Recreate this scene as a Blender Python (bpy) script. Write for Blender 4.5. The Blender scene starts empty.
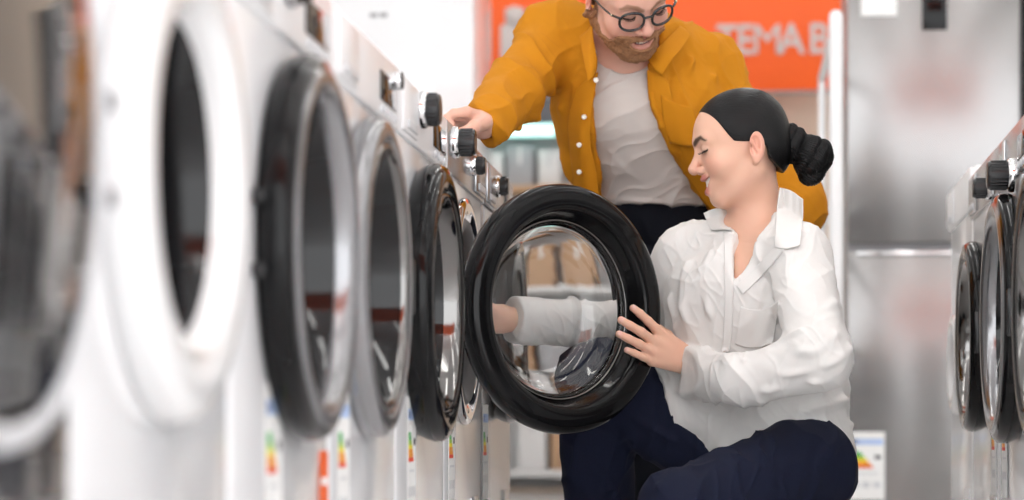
import bpy, bmesh, math, random
import numpy as np
from mathutils import Vector, Matrix

random.seed(7)
PI = math.pi
C = bpy.context.scene.collection
SC = bpy.context.scene

# ------------------------------------------------------------------ camera and measuring helpers
F = 2408.0                    # focal length in pixels of the 1024 px wide photograph (about 85 mm)
H = 0.28                      # camera height
TH = math.atan(242.0 / F)     # camera is turned this far left of the machine rows (rows run along +Y)
RIGHT = Vector((math.cos(TH), math.sin(TH), 0))
FWD = Vector((-math.sin(TH), math.cos(TH), 0))
UP = Vector((0, 0, 1))
CAM = Vector((0, 0, H))

def W(u, v, d):
    """Measured point of the place: image column u, row v, distance d along the view axis -> world metres."""
    u, v, d = float(u), float(v), float(d)
    return CAM + d * FWD + (d * (u - 512) / F) * RIGHT + (d * (432 - v) / F) * UP

def depth_of(p):
    return (Vector(p) - CAM).dot(FWD)

def proj(p):
    q = Vector(p) - CAM
    d = q.dot(FWD)
    return (512 + F * q.dot(RIGHT) / d, 432 - F * q.z / d, d)

def on_plane(u, v, p0, n):
    """Where the sight line through (u, v) meets the plane through p0 with normal n."""
    ray = FWD + RIGHT * ((u - 512) / F) + UP * ((432 - v) / F)
    t = (Vector(p0) - CAM).dot(n) / ray.dot(n)
    return CAM + ray * t

# ------------------------------------------------------------------ materials
MATS = {}

def mat(name, col=(0.8, 0.8, 0.8), rough=0.5, metal=0.0, spec=0.5, coat=0.0, trans=0.0, ior=1.45, emit=None, estr=0.0,
        noise=None, bump=None, sss=0.0, sheen=0.0, vcol=None, aniso=0.0):
    """Procedural Principled material. noise=(scale, amount, stretch xyz) varies the colour, bump=(scale, strength, distance, stretch xyz)."""
    if name in MATS:
        return MATS[name]
    m = bpy.data.materials.new(name)
    m.use_nodes = True
    nt = m.node_tree
    b = nt.nodes['Principled BSDF']
    L = nt.links.new
    b.inputs['Base Color'].default_value = (*col, 1)
    b.inputs['Roughness'].default_value = rough
    b.inputs['Metallic'].default_value = metal
    b.inputs['Specular IOR Level'].default_value = spec
    b.inputs['IOR'].default_value = ior
    if coat:
        b.inputs['Coat Weight'].default_value = coat
        b.inputs['Coat Roughness'].default_value = 0.04
    if trans:
        b.inputs['Transmission Weight'].default_value = trans
    if sss:
        b.inputs['Subsurface Weight'].default_value = sss
        b.inputs['Subsurface Radius'].default_value = (0.012, 0.004, 0.002)
        b.inputs['Subsurface Scale'].default_value = 0.6
    if sheen:
        b.inputs['Sheen Weight'].default_value = sheen
    if aniso:
        b.inputs['Anisotropic'].default_value = aniso
    if emit is not None:
        b.inputs['Emission Color'].default_value = (*emit, 1)
        b.inputs['Emission Strength'].default_value = estr
    tc = nt.nodes.new('ShaderNodeTexCoord')
    src = None
    if vcol:
        a = nt.nodes.new('ShaderNodeAttribute')
        a.attribute_name = vcol
        src = a.outputs['Color']
    if noise:
        mp = nt.nodes.new('ShaderNodeMapping')
        if len(noise) > 2:
            mp.inputs['Scale'].default_value = noise[2]
        L(tc.outputs['Object'], mp.inputs['Vector'])
        n = nt.nodes.new('ShaderNodeTexNoise')
        n.inputs['Scale'].default_value = noise[0]
        n.inputs['Detail'].default_value = 4
        L(mp.outputs['Vector'], n.inputs['Vector'])
        r = nt.nodes.new('ShaderNodeMapRange')
        r.inputs['To Min'].default_value = 1 - noise[1]
        r.inputs['To Max'].default_value = 1 + noise[1]
        L(n.outputs['Fac'], r.inputs['Value'])
        mx = nt.nodes.new('ShaderNodeMix')
        mx.data_type = 'RGBA'
        mx.blend_type = 'MULTIPLY'
        mx.inputs['Factor'].default_value = 1
        if src:
            L(src, mx.inputs['A'])
        else:
            mx.inputs['A'].default_value = (*col, 1)
        L(r.outputs['Result'], mx.inputs['B'])
        src = mx.outputs['Result']
    if src:
        L(src, b.inputs['Base Color'])
    if bump:
        mp = nt.nodes.new('ShaderNodeMapping')
        if len(bump) > 3:
            mp.inputs['Scale'].default_value = bump[3]
        L(tc.outputs['Object'], mp.inputs['Vector'])
        n = nt.nodes.new('ShaderNodeTexNoise')
        n.inputs['Scale'].default_value = bump[0]
        n.inputs['Detail'].default_value = 5
        L(mp.outputs['Vector'], n.inputs['Vector'])
        bp = nt.nodes.new('ShaderNodeBump')
        bp.inputs['Strength'].default_value = bump[1]
        bp.inputs['Distance'].default_value = bump[2]
        L(n.outputs['Fac'], bp.inputs['Height'])
        L(bp.outputs['Normal'], b.inputs['Normal'])
    MATS[name] = m
    return m

def M(n):
    return MATS[n]

mat('white_enamel', (0.83, 0.835, 0.85), 0.16, coat=0.35, noise=(3, 0.01))
mat('white_plastic', (0.86, 0.86, 0.87), 0.28, noise=(5, 0.012))
mat('white_gloss', (0.82, 0.82, 0.825), 0.1, coat=0.5, noise=(5, 0.01))
mat('grey_plastic', (0.32, 0.32, 0.33), 0.35, noise=(8, 0.04))
mat('pale_grey', (0.62, 0.63, 0.65), 0.3, noise=(8, 0.03))
mat('black_gloss', (0.006, 0.006, 0.0065), 0.09, spec=0.24, noise=(6, 0.1))
mat('black_satin', (0.014, 0.014, 0.015), 0.24, noise=(9, 0.1))
mat('black_rubber', (0.02, 0.02, 0.02), 0.6, noise=(9, 0.1))
mat('dark_glass', (0.010, 0.010, 0.011), 0.04, spec=0.4, noise=(2, 0.1))
mat('smoked_mirror', (0.03, 0.03, 0.031), 0.05, spec=0.8, coat=0.6, noise=(2, 0.1))
mat('chrome', (0.82, 0.82, 0.83), 0.07, metal=1.0, noise=(4, 0.02))
mat('dark_chrome', (0.20, 0.195, 0.19), 0.12, metal=1.0, noise=(4, 0.03))
mat('silver_paint', (0.55, 0.55, 0.56), 0.24, metal=0.7, noise=(6, 0.03))
mat('mid_silver', (0.30, 0.30, 0.31), 0.2, metal=0.8, noise=(6, 0.03))
mat('graphite', (0.055, 0.055, 0.058), 0.18, coat=0.6, noise=(5, 0.06))
mat('gasket', (0.16, 0.16, 0.165), 0.5, noise=(9, 0.06))
mat('drum_steel', (0.6, 0.6, 0.6), 0.2, metal=1.0, noise=(40, 0.12))
mat('clear_glass', (0.97, 0.98, 0.98), 0.0, trans=1.0, ior=1.46)
mat('lens_glass', (1, 1, 1), 0.0, trans=1.0, ior=1.02)
mat('paper_white', (0.88, 0.88, 0.87), 0.6, noise=(20, 0.01))
mat('label_blue', (0.10, 0.22, 0.62), 0.5, noise=(20, 0.03))
mat('label_pale_blue', (0.45, 0.58, 0.85), 0.5, noise=(20, 0.03))
mat('label_green', (0.06, 0.42, 0.10), 0.5, noise=(20, 0.03))
mat('label_lime', (0.36, 0.58, 0.05), 0.5, noise=(20, 0.03))
mat('label_yellow', (0.85, 0.72, 0.03), 0.5, noise=(20, 0.03))
mat('label_orange', (0.86, 0.34, 0.03), 0.5, noise=(20, 0.03))
mat('label_red', (0.78, 0.06, 0.03), 0.5, noise=(20, 0.03))
mat('label_ink', (0.06, 0.06, 0.07), 0.5, noise=(20, 0.03))
mat('sticker_red', (0.85, 0.13, 0.02), 0.5, noise=(20, 0.03))
mat('stainless', (0.30, 0.293, 0.29), 0.25, metal=1.0, noise=(1.6, 0.03, (6, 6, 60)))
mat('sign_orange', (1.0, 0.135, 0.014), 0.42, noise=(2, 0.03))
mat('sign_white', (0.66, 0.60, 0.58), 0.5, noise=(3, 0.02))
mat('beige_wall', (0.80, 0.655, 0.53), 0.7, noise=(1.3, 0.06))
mat('white_wall', (0.84, 0.83, 0.82), 0.7, noise=(1.3, 0.02))
mat('ceiling_white', (0.85, 0.85, 0.85), 0.8, noise=(2, 0.02))
mat('floor_tile', (0.84, 0.84, 0.84), 0.14, noise=(1.5, 0.04))
mat('shelf_grey', (0.13, 0.135, 0.15), 0.5, noise=(4, 0.04))
mat('shelf_white', (0.82, 0.82, 0.82), 0.4, noise=(4, 0.02))
mat('carton_white', (0.80, 0.80, 0.80), 0.6, noise=(6, 0.03))
mat('carton_tan', (0.56, 0.36, 0.22), 0.7, noise=(6, 0.05))
mat('carton_grey', (0.42, 0.43, 0.45), 0.6, noise=(6, 0.03))
mat('strip_cyan', (0.7, 0.95, 0.92), 0.4, emit=(0.50, 1.0, 0.92), estr=1.1)
mat('lamp_white', (1, 1, 1), 0.5, emit=(1.0, 0.985, 0.96), estr=6.5)

# ------------------------------------------------------------------ object helpers
def tag(o, label=None, cat=None, group=None, kind=None):
    if label: o['label'] = label
    if cat: o['category'] = cat
    if group: o['group'] = group
    if kind: o['kind'] = kind
    return o

def empty(name, loc=(0, 0, 0), rz=0.0):
    o = bpy.data.objects.new(name, None)
    C.objects.link(o)
    o.location = loc
    o.rotation_euler = (0, 0, rz)
    o.empty_display_size = 0.1
    return o

def link_mesh(name, me, mats, parent=None, smooth=True):
    o = bpy.data.objects.new(name, me)
    C.objects.link(o)
    for m in (mats if isinstance(mats, (list, tuple)) else [mats]):
        me.materials.append(M(m) if isinstance(m, str) else m)
    if smooth:
        me.polygons.foreach_set('use_smooth', [True] * len(me.polygons))
    if parent is not None:
        o.parent = parent
    return o

def obj(name, bm, mats, parent=None, smooth=False, auto=None):
    bmesh.ops.recalc_face_normals(bm, faces=bm.faces)
    me = bpy.data.meshes.new(name)
    bm.to_mesh(me)
    bm.free()
    o = link_mesh(name, me, mats, parent, smooth)
    if auto is not None:
        me.set_sharp_from_angle(angle=math.radians(auto))
    return o

def add_box(bm, lo, hi, bev=0.0, seg=2, mi=0, rot=None):
    v0 = len(bm.verts)
    r = bmesh.ops.create_cube(bm, size=1)
    vs = r['verts']
    c = [(lo[i] + hi[i]) / 2 for i in range(3)]
    s = [hi[i] - lo[i] for i in range(3)]
    for v in vs:
        v.co = Vector((v.co[0] * s[0], v.co[1] * s[1], v.co[2] * s[2]))
    if rot is not None:
        for v in vs: v.co = rot @ v.co
    for v in vs: v.co += Vector(c)
    fs = list({f for v in vs for f in v.link_faces})
    for f in fs: f.material_index = mi
    if bev > 0:
        es = list({e for v in vs for e in v.link_edges})
        r2 = bmesh.ops.bevel(bm, geom=es, offset=bev, segments=seg, affect='EDGES', profile=0.5)
        for f in r2['faces']:
            f.material_index = mi
            f.smooth = True
    return bm

def add_lathe(bm, prof, axis='x', n=64, center=(0, 0, 0), mi=0, closed=False):
    """Spin the profile [(r, h)] about an axis. r = 0 collapses to a pole."""
    rings = []
    for (r, h) in prof:
        ring = []
        if r < 1e-6:
            p = {'x': (h, 0, 0), 'y': (0, h, 0), 'z': (0, 0, h)}[axis]
            ring = [bm.verts.new(Vector(p) + Vector(center))]
        else:
            for k in range(n):
                a = 2 * PI * k / n
                c, s = r * math.cos(a), r * math.sin(a)
                p = {'x': (h, c, s), 'y': (c, h, -s), 'z': (c, s, h)}[axis]
                ring.append(bm.verts.new(Vector(p) + Vector(center)))
        rings.append(ring)
    pairs = list(zip(rings[:-1], rings[1:]))
    if closed: pairs.append((rings[-1], rings[0]))
    for a, b in pairs:
        for k in range(n):
            k2 = (k + 1) % n
            if len(a) == 1 and len(b) == 1: continue
            if len(a) == 1: f = bm.faces.new((a[0], b[k], b[k2]))
            elif len(b) == 1: f = bm.faces.new((a[k], b[0], a[k2]))
            else: f = bm.faces.new((a[k], b[k], b[k2], a[k2]))
            f.material_index = mi
            f.smooth = True
    return bm

def add_tube(bm, pts, r, n=10, mi=0, cap=True):
    pts = [Vector(p) for p in pts]
    rs = r if isinstance(r, (list, tuple)) else [r] * len(pts)
    t0 = (pts[1] - pts[0]).normalized()
    up = Vector((0, 0, 1)) if abs(t0.z) < 0.9 else Vector((1, 0, 0))
    x = t0.cross(up).normalized()
    rings = []
    for i, p in enumerate(pts):
        t = (pts[min(i + 1, len(pts) - 1)] - pts[max(i - 1, 0)]).normalized()
        x = (x - t * x.dot(t)).normalized()
        y = t.cross(x)
        rings.append([bm.verts.new(p + x * rs[i] * math.cos(2 * PI * k / n) + y * rs[i] * math.sin(2 * PI * k / n)) for k in range(n)])
    for a, b in zip(rings[:-1], rings[1:]):
        for k in range(n):
            f = bm.faces.new((a[k], a[(k + 1) % n], b[(k + 1) % n], b[k]))
            f.material_index = mi
            f.smooth = True
    if cap:
        f = bm.faces.new(rings[0][::-1]); f.material_index = mi
        f = bm.faces.new(rings[-1]); f.material_index = mi
    return bm

def box_obj(name, lo, hi, m, parent=None, bev=0.0, seg=2):
    bm = bmesh.new()
    add_box(bm, lo, hi, bev, seg)
    return obj(name, bm, m, parent, auto=40 if bev else None)

def sheet(name, cols, thick, mats, parent=None, sub=4):
    """A smooth cloth-like sheet through a grid of control points (rows of world points), with real thickness."""
    P = np.array([[tuple(p) for p in row] for row in cols], dtype=float)
    def cr(A, n):
        m = len(A)
        out = []
        for i in range(m - 1):
            p0, p1, p2, p3 = A[max(i - 1, 0)], A[i], A[i + 1], A[min(i + 2, m - 1)]
            for k in range(n):
                t = k / n
                out.append(0.5 * ((2 * p1) + (-p0 + p2) * t + (2 * p0 - 5 * p1 + 4 * p2 - p3) * t * t + (-p0 + 3 * p1 - 3 * p2 + p3) * t ** 3))
        out.append(A[-1])
        return np.array(out)
    Q = cr(P, sub)
    Q = cr(Q.transpose(1, 0, 2), sub).transpose(1, 0, 2)
    a, b = Q.shape[:2]
    idx = np.arange(a * b).reshape(a, b)
    faces = np.stack([idx[:-1, :-1], idx[1:, :-1], idx[1:, 1:], idx[:-1, 1:]], -1).reshape(-1, 4)
    me = bpy.data.meshes.new(name)
    me.from_pydata(Q.reshape(-1, 3).tolist(), [], faces.tolist())
    me.update()
    o = link_mesh(name, me, mats, None)
    so = o.modifiers.new('thickness', 'SOLIDIFY')
    so.thickness = thick
    so.offset = 0
    if parent is not None:
        o.parent = parent
        o.matrix_parent_inverse = parent.matrix_basis.inverted()
    return o
# ------------------------------------------------------------------ room
def struct(name, lo, hi, m, bev=0.0):
    return tag(box_obj(name, lo, hi, m, None, bev), kind='structure')

YB = 11.6                    # back wall
struct('floor', (-5, -1.5, -0.05), (7, YB + 0.2, 0.0), 'floor_tile')
struct('ceiling', (-5, -1.5, 3.4), (7, YB + 0.2, 3.5), 'ceiling_white')
struct('wall_back', (-5, YB, 0.0), (7, YB + 0.15, 3.4), 'beige_wall')
struct('wall_left', (-5.15, -1.5, 0.0), (-5, YB, 3.4), 'white_wall')
struct('wall_right', (7, -1.5, 0.0), (7.15, YB, 3.4), 'white_wall')

def ceiling_lamp(x, y, ln, label, along='y', w=0.11):
    t = empty('strip_lamp', (x, y, 3.4))
    tag(t, label, 'lamp', 'strip lamps under the ceiling')
    hx, hy = (w / 2, ln / 2) if along == 'y' else (ln / 2, w / 2)
    box_obj('housing', (-hx - 0.01, -hy - 0.01, -0.05), (hx + 0.01, hy + 0.01, 0.0), 'white_plastic', t, 0.006)
    box_obj('diffuser', (-hx, -hy, -0.075), (hx, hy, -0.051), 'lamp_white', t, 0.006)

for i, x in enumerate((-3.2, -1.2, 0.2, 1.6, 3.4)):
    for j, y in enumerate((0.6, 3.0, 5.4, 7.8, 10.2)):
        ceiling_lamp(x, y, 1.8, 'long white strip lamp under the shop ceiling')

# ------------------------------------------------------------------ washing machines (front faces local +x, y runs to the right of someone facing it)
def energy_label(parent, y, z, w=0.095, h=0.20, x=0.001):
    e = empty('energy_label', (x, y, z))
    e.parent = parent
    bm = bmesh.new()
    add_box(bm, (0, -w / 2, -h / 2), (0.0012, w / 2, h / 2), mi=0)
    def patch(y0, y1, z0, z1, mi):
        add_box(bm, (0.0012, y0 * w, z0 * h), (0.0018, y1 * w, z1 * h), mi=mi)
    patch(-0.46, 0.46, 0.31, 0.40, 1)
    patch(-0.42, -0.24, 0.325, 0.385, 2)
    patch(-0.35, -0.30, 0.345, 0.368, 5)
    for k, mi in enumerate((3, 3, 4, 5, 6, 6, 7)):
        z1 = 0.21 - k * 0.035
        patch(-0.42, -0.16 + 0.055 * k, z1 - 0.034, z1, mi)
    patch(0.22, 0.40, 0.10, 0.16, 8)
    patch(-0.3, 0.3, -0.12, -0.10, 9)
    for k in range(3):
        patch(-0.42 + 0.3 * k, -0.22 + 0.3 * k, -0.32, -0.24, 9)
    o = obj('printed_sheet', bm, ['paper_white', 'label_pale_blue', 'label_blue', 'label_green', 'label_lime', 'label_yellow', 'label_orange', 'label_red', 'label_ink', 'pale_grey'], e)
    return e

def knob(parent, y, z, r=0.027, ln=0.03, base=True, m='black_satin', x=0.0):
    bm = bmesh.new()
    prof = [(0, ln), (r * 0.86, ln), (r * 0.95, ln - 0.002), (r, ln - 0.006), (r, 0.012), (r * 0.9, 0.010)]
    n = 48
    add_lathe(bm, prof, 'x', n)
    for k in range(24):
        a = 2 * PI * k / 24
        add_box(bm, (0.014, -0.0012, -0.0012), (ln - 0.006, 0.0012, 0.0012), rot=None)
        bm.verts.ensure_lookup_table()
        for v in bm.verts[-8:]:
            v.co += Vector((0, r * math.cos(a), r * math.sin(a)))
    o = obj('program_knob', bm, m, parent, auto=40)
    o.location = (x, y, z)
    if base:
        bm = bmesh.new()
        add_lathe(bm, [(r * 0.8, 0.014), (r * 1.12, 0.011), (r * 1.2, 0.006), (r * 1.2, 0.0)], 'x', 48)
        obj('knob_ring', bm, 'chrome', o, smooth=True)
    return o

def door_parts(style, R):
    """profiles (r, x) of a round door: the frame ring, a trim ring, the glass"""
    if style == 'white_ring':
        ring = [(R, 0.0), (R, 0.008), (R * 0.985, 0.022), (R * 0.95, 0.031), (R * 0.88, 0.036), (R * 0.78, 0.036), (R * 0.715, 0.032), (R * 0.67, 0.024), (R * 0.65, 0.010), (R * 0.64, 0.0)]
        trim = None
        glass = [(R * 0.652, 0.010), (R * 0.635, 0.0), (R * 0.61, -0.04), (R * 0.58, -0.085), (R * 0.50, -0.112), (R * 0.3, -0.12), (0, -0.122)]
        return ring, trim, glass, ('white_gloss', 'white_plastic', 'dark_glass')
    if style == 'black_chrome':
        ring = [(R * 0.97, 0.0), (R * 0.985, 0.006), (R, 0.016), (R * 0.995, 0.032), (R * 0.97, 0.040), (R * 0.93, 0.043)]
        trim = [(R * 0.935, 0.042), (R * 0.90, 0.047), (R * 0.86, 0.047), (R * 0.81, 0.040), (R * 0.79, 0.030), (R * 0.785, 0.018)]
        glass = [(R * 0.80, 0.026), (R * 0.775, 0.012), (R * 0.745, -0.03), (R * 0.71, -0.085), (R * 0.62, -0.115), (R * 0.35, -0.125), (0, -0.127)]
        return ring, trim, glass, ('black_gloss', 'mid_silver', 'dark_glass')
    if style == 'silver_rim':
        ring = [(R * 0.98, 0.0), (R, 0.008), (R, 0.024), (R * 0.97, 0.034), (R * 0.91, 0.038), (R * 0.86, 0.034), (R * 0.84, 0.028)]
        trim = [(R * 0.845, 0.030), (R * 0.825, 0.036), (R * 0.80, 0.034), (R * 0.79, 0.024)]
        glass = [(R * 0.80, 0.026), (R * 0.775, 0.012), (R * 0.74, -0.03), (R * 0.70, -0.08), (R * 0.60, -0.108), (R * 0.35, -0.118), (0, -0.12)]
        return ring, trim, glass, ('mid_silver', 'dark_chrome', 'dark_glass')
    if style == 'black_deep':
        ring = [(R * 0.96, 0.0), (R * 0.98, 0.008), (R, 0.022), (R * 0.995, 0.034), (R * 0.965, 0.044), (R * 0.90, 0.048), (R * 0.83, 0.046), (R * 0.79, 0.038), (R * 0.775, 0.026)]
        trim = [(R * 0.79, 0.040), (R * 0.775, 0.045), (R * 0.755, 0.042), (R * 0.735, 0.026), (R * 0.72, 0.010)]
        glass = [(R * 0.735, 0.022), (R * 0.715, 0.008), (R * 0.685, -0.03), (R * 0.65, -0.08), (R * 0.56, -0.108), (R * 0.3, -0.118), (0, -0.12)]
        return ring, trim, glass, ('black_gloss', 'dark_chrome', 'dark_glass')
    if style == 'flat_mirror':
        ring = [(R * 0.975, 0.0), (R, 0.010), (R, 0.034), (R * 0.985, 0.042), (R * 0.955, 0.044), (R * 0.925, 0.040), (R * 0.915, 0.034)]
        trim = None
        glass = [(R * 0.92, 0.040)] + [(R * k, 0.058 - 0.34 * (R * k) ** 2) for k in (0.9, 0.8, 0.7, 0.6, 0.5, 0.4, 0.3, 0.2, 0.1, 0)]
        return ring, trim, glass, ('pale_grey', 'chrome', 'smoked_mirror')

def closed_door(parent, style, R, y, z, hinges=True):
    ring, trim, glass, ms = door_parts(style, R)
    bm = bmesh.new()
    add_lathe(bm, ring, 'x', 128)
    d = obj('door', bm, ms[0], parent, smooth=True)
    d.location = (0.002, y, z)
    if trim:
        bm = bmesh.new()
        add_lathe(bm, trim, 'x', 128)
        obj('trim_ring', bm, ms[1], d, smooth=True)
    bm = bmesh.new()
    add_lathe(bm, glass, 'x', 128)
    obj('porthole_glass', bm, ms[2], d, smooth=True)
    # grip recess on the right of the ring
    bm = bmesh.new()
    hx = 0.008 if style == 'white_ring' else 0.02
    add_box(bm, (hx, R * 0.93, -0.045), (hx + 0.02, R * 0.997, 0.045), 0.006, 2)
    obj('handle', bm, 'white_plastic' if style == 'white_ring' else 'black_satin', d, auto=40)
    if hinges:
        for s in (-1, 1):
            bm = bmesh.new()
            add_box(bm, (-0.001, -R - 0.010, s * 0.042 - 0.009), (0.014, -R + 0.008, s * 0.042 + 0.009), 0.003, 2)
            obj('hinge', bm, 'grey_plastic' if style == 'white_ring' else 'black_satin', d, auto=40)
    return d

def washer(name, loc, rz, label, body='white_enamel', panel='white_plastic', door='black_deep', R=0.237, door_y=0.0, door_z=0.515,
           knobs=((0.0, 0.79, 0.027, 0.03),), lab=(0.23, 0.25), drawer=(-0.28, -0.12), screen=(0.1, 0.26), hole=False, sticker=None,
           group='front loading washing machines in the rows', slope=0.0, height=0.86):
    t = empty(name, loc, rz)
    tag(t, label, 'washing machine', group)
    bm = bmesh.new()
    add_box(bm, (-0.56, -0.2985, 0.03), (0.0, 0.2985, height), 0.012, 3)
    if hole or door != 'flat_mirror':
        rc = 0.175 if hole else R * {'white_ring': 0.645, 'black_chrome': 0.79, 'silver_rim': 0.785, 'black_deep': 0.73}[door]
        me = bpy.data.meshes.new('case_raw'); bm.to_mesh(me); bm.free()
        tmp = bpy.data.objects.new('case_raw', me); C.objects.link(tmp)
        bm = bmesh.new()
        dp = -0.30 if hole else -0.16
        add_lathe(bm, [(0, dp), (rc, dp), (rc, 0.1), (0, 0.1)], 'x', 96, (0, door_y, door_z))
        bmesh.ops.recalc_face_normals(bm, faces=bm.faces)
        me2 = bpy.data.meshes.new('cut_raw'); bm.to_mesh(me2); bm.free()
        cut = bpy.data.objects.new('cut_raw', me2); C.objects.link(cut)
        md = tmp.modifiers.new('cut', 'BOOLEAN'); md.object = cut; md.operation = 'DIFFERENCE'; md.solver = 'EXACT'
        bpy.context.view_layer.update()
        dg = bpy.context.evaluated_depsgraph_get()
        res = bpy.data.meshes.new_from_object(tmp.evaluated_get(dg))
        for q in (tmp, cut): bpy.data.objects.remove(q)
        res.materials.clear()
        o = link_mesh('case', res, body, t, smooth=False)
        res.set_sharp_from_angle(angle=math.radians(35))
    else:
        obj('case', bm, body, t, auto=40)
    if hole:
        bm = bmesh.new()
        add_lathe(bm, [(0.222, 0.001), (0.22, 0.010), (0.205, 0.014), (0.192, 0.010), (0.185, 0.002), (0.18, -0.01)], 'x', 96, (0, door_y, door_z))
        obj('opening_bezel', bm, 'chrome', t, smooth=True)
        bm = bmesh.new()
        add_lathe(bm, [(0.182, 0.004), (0.176, 0.010), (0.165, 0.008), (0.16, -0.01), (0.168, -0.03), (0.155, -0.05), (0.16, -0.08)], 'x', 96, (0, door_y, door_z))
        obj('rubber_gasket', bm, 'gasket', t, smooth=True)
        bm = bmesh.new()
        add_lathe(bm, [(0.165, -0.07), (0.172, -0.1), (0.172, -0.28), (0.15, -0.297), (0, -0.298)], 'x', 96, (0, door_y, door_z))
        obj('drum', bm, 'drum_steel', t, smooth=True)
    # control panel, drawer, screen, knobs
    px = 0.0
    bm = bmesh.new()
    add_box(bm, (px - 0.01, -0.296, height - 0.105), (px + 0.007, 0.296, height - 0.006), 0.005, 2)
    cp = obj('control_panel', bm, panel, t, auto=40)
    bm = bmesh.new()
    add_box(bm, (px + 0.006, drawer[0], height - 0.098), (px + 0.012, drawer[1], height - 0.016), 0.003, 2)
    dr = obj('detergent_drawer', bm, panel, t, auto=40)
    bm = bmesh.new()
    add_box(bm, (px + 0.0115, drawer[0] + 0.03, height - 0.092), (px + 0.016, drawer[1] - 0.03, height - 0.078), 0.002, 2)
    obj('drawer_grip', bm, 'pale_grey', dr, auto=40)
    if screen:
        bm = bmesh.new()
        add_box(bm, (px + 0.006, screen[0], height - 0.08), (px + 0.009, screen[1], height - 0.035), 0.002, 2)
        sc = obj('display', bm, 'dark_glass', cp, auto=40)
        for k in range(4):
            bm = bmesh.new()
            yy = screen[0] + (k + 0.5) * (screen[1] - screen[0]) / 4
            add_lathe(bm, [(0, 0.011), (0.006, 0.011), (0.007, 0.009), (0.007, 0.006)], 'x', 20, (px, yy, height - 0.092))
            obj('button', bm, 'pale_grey', cp, smooth=True)
    for k in knobs:
        kz = k[1] + 0.032 + (height - 0.86)
        o = knob(t, k[0], kz, k[2], k[3], True, 'black_satin', px + 0.007)
    closed = not hole
    if closed:
        closed_door(t, door, R, door_y, door_z)
    # filter flap, plinth line, feet
    bm = bmesh.new()
    add_box(bm, (-0.004, 0.12, 0.06), (0.003, 0.24, 0.15), 0.003, 2)
    obj('filter_flap', bm, panel if body != 'graphite' else 'graphite', t, auto=40)
    for sx in (-0.5, -0.06):
        for sy in (-0.24, 0.24):
            bm = bmesh.new()
            add_lathe(bm, [(0, 0.0), (0.022, 0.0), (0.022, 0.012), (0.012, 0.016), (0.012, 0.034), (0, 0.034)], 'z', 20, (sx, sy, 0))
            obj('foot', bm, 'black_rubber', t, auto=40)
    if lab:
        energy_label(t, lab[0], lab[1], x=0.001)
    if sticker:
        bm = bmesh.new()
        add_box(bm, (0.0005, sticker[0] - 0.03, sticker[1] - 0.07), (0.0015, sticker[0] + 0.03, sticker[1] + 0.01))
        add_box(bm, (0.0015, sticker[0] - 0.022, sticker[1] - 0.035), (0.0019, sticker[0] + 0.022, sticker[1] - 0.025), mi=1)
        obj('price_sticker', bm, ['sticker_red', 'paper_white'], t)
    return t

XL = -0.565                  # front plane of the left row
XR = 0.495                   # front plane of the right row
BASE = 0.0
def L(y): return (XL, y, BASE)

washer('washing_machine', L(1.66), 0, 'black washing machine whose flat dark door mirrors the aisle, pale ring round it', body='graphite', panel='graphite',
       door='flat_mirror', R=0.25, knobs=(), lab=None, screen=None)
washer('washing_machine', L(2.26), 0, 'white washing machine with a broad all-white door ring and small porthole', door='white_ring', R=0.238, door_z=0.525, door_y=0.02,
       knobs=((0.05, 0.79, 0.027, 0.03),), lab=None, screen=(0.12, 0.27))
washer('washing_machine', L(2.87), 0, 'white washing machine with black door wall, chrome trim, red sticker below', door='black_chrome', R=0.237, door_z=0.505, door_y=0.05,
       knobs=((-0.02, 0.79, 0.027, 0.03),), lab=(-0.075, 0.238), sticker=(0.262, 0.245))
washer('washing_machine', L(3.475), 0, 'white washing machine with a dark silver door rim, between black-doored ones', door='silver_rim', R=0.232, door_z=0.505,
       knobs=((0.24, 0.795, 0.012, 0.012),), lab=(-0.195, 0.238))
washer('washing_machine', L(4.075), 0, 'white washing machine with closed deep black door, beside the opened one', door='black_deep', R=0.237, door_z=0.50, door_y=-0.0,
       knobs=((-0.06, 0.79, 0.027, 0.034),), lab=(-0.13, 0.238))
WE = washer('washing_machine', L(4.675), 0, 'white washing machine standing open, its black round door swung out over the aisle', hole=True, panel='silver_paint',
            knobs=((-0.215, 0.788, 0.025, 0.042), (0.06, 0.775, 0.017, 0.03)), lab=(-0.2, 0.238), drawer=(0.12, 0.28), screen=None)
washer('washing_machine', L(5.285), 0, 'silver washing machine at the far end of the row, behind the open door', body='silver_paint', panel='silver_paint', door='black_deep', R=0.215,
       knobs=((-0.1, 0.78, 0.02, 0.03),), lab=(-0.24, 0.238))

# the opened door of that machine: hinge on its left edge
OPEN = math.radians(45.6)
RD = 0.240
hinge = empty('door', (0.03, -RD - 0.005, 0.515))
hinge.parent = WE
hinge.rotation_euler = (0, 0, -OPEN)
DC = Vector((0, RD + 0.002, 0))            # door centre from the hinge
def dlathe(name, prof, m, n=160, closed=False):
    bm = bmesh.new()
    add_lathe(bm, prof, 'x', n, DC, closed=closed)
    o = obj(name, bm, m, hinge, smooth=True)
    return o
R = RD
dlathe('door_frame', [(R * 0.955, -0.030), (R * 0.985, -0.022), (R, -0.006), (R * 0.997, 0.006), (R * 0.983, 0.015), (R * 0.955, 0.0205), (R * 0.92, 0.0225), (R * 0.84, 0.0235), (R * 0.805, 0.0225), (R * 0.785, 0.018),
                      (R * 0.765, 0.006), (R * 0.748, -0.008), (R * 0.735, -0.016), (R * 0.70, -0.020), (R * 0.675, -0.026), (R * 0.69, -0.034), (R * 0.85, -0.036)], 'black_gloss', closed=True)
dlathe('trim_ring', [(R * 0.728, -0.0165), (R * 0.722, -0.0145), (R * 0.712, -0.0145), (R * 0.706, -0.0175), (R * 0.715, -0.0195)], 'dark_chrome', closed=True)
ro = 0.71 * R
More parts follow.
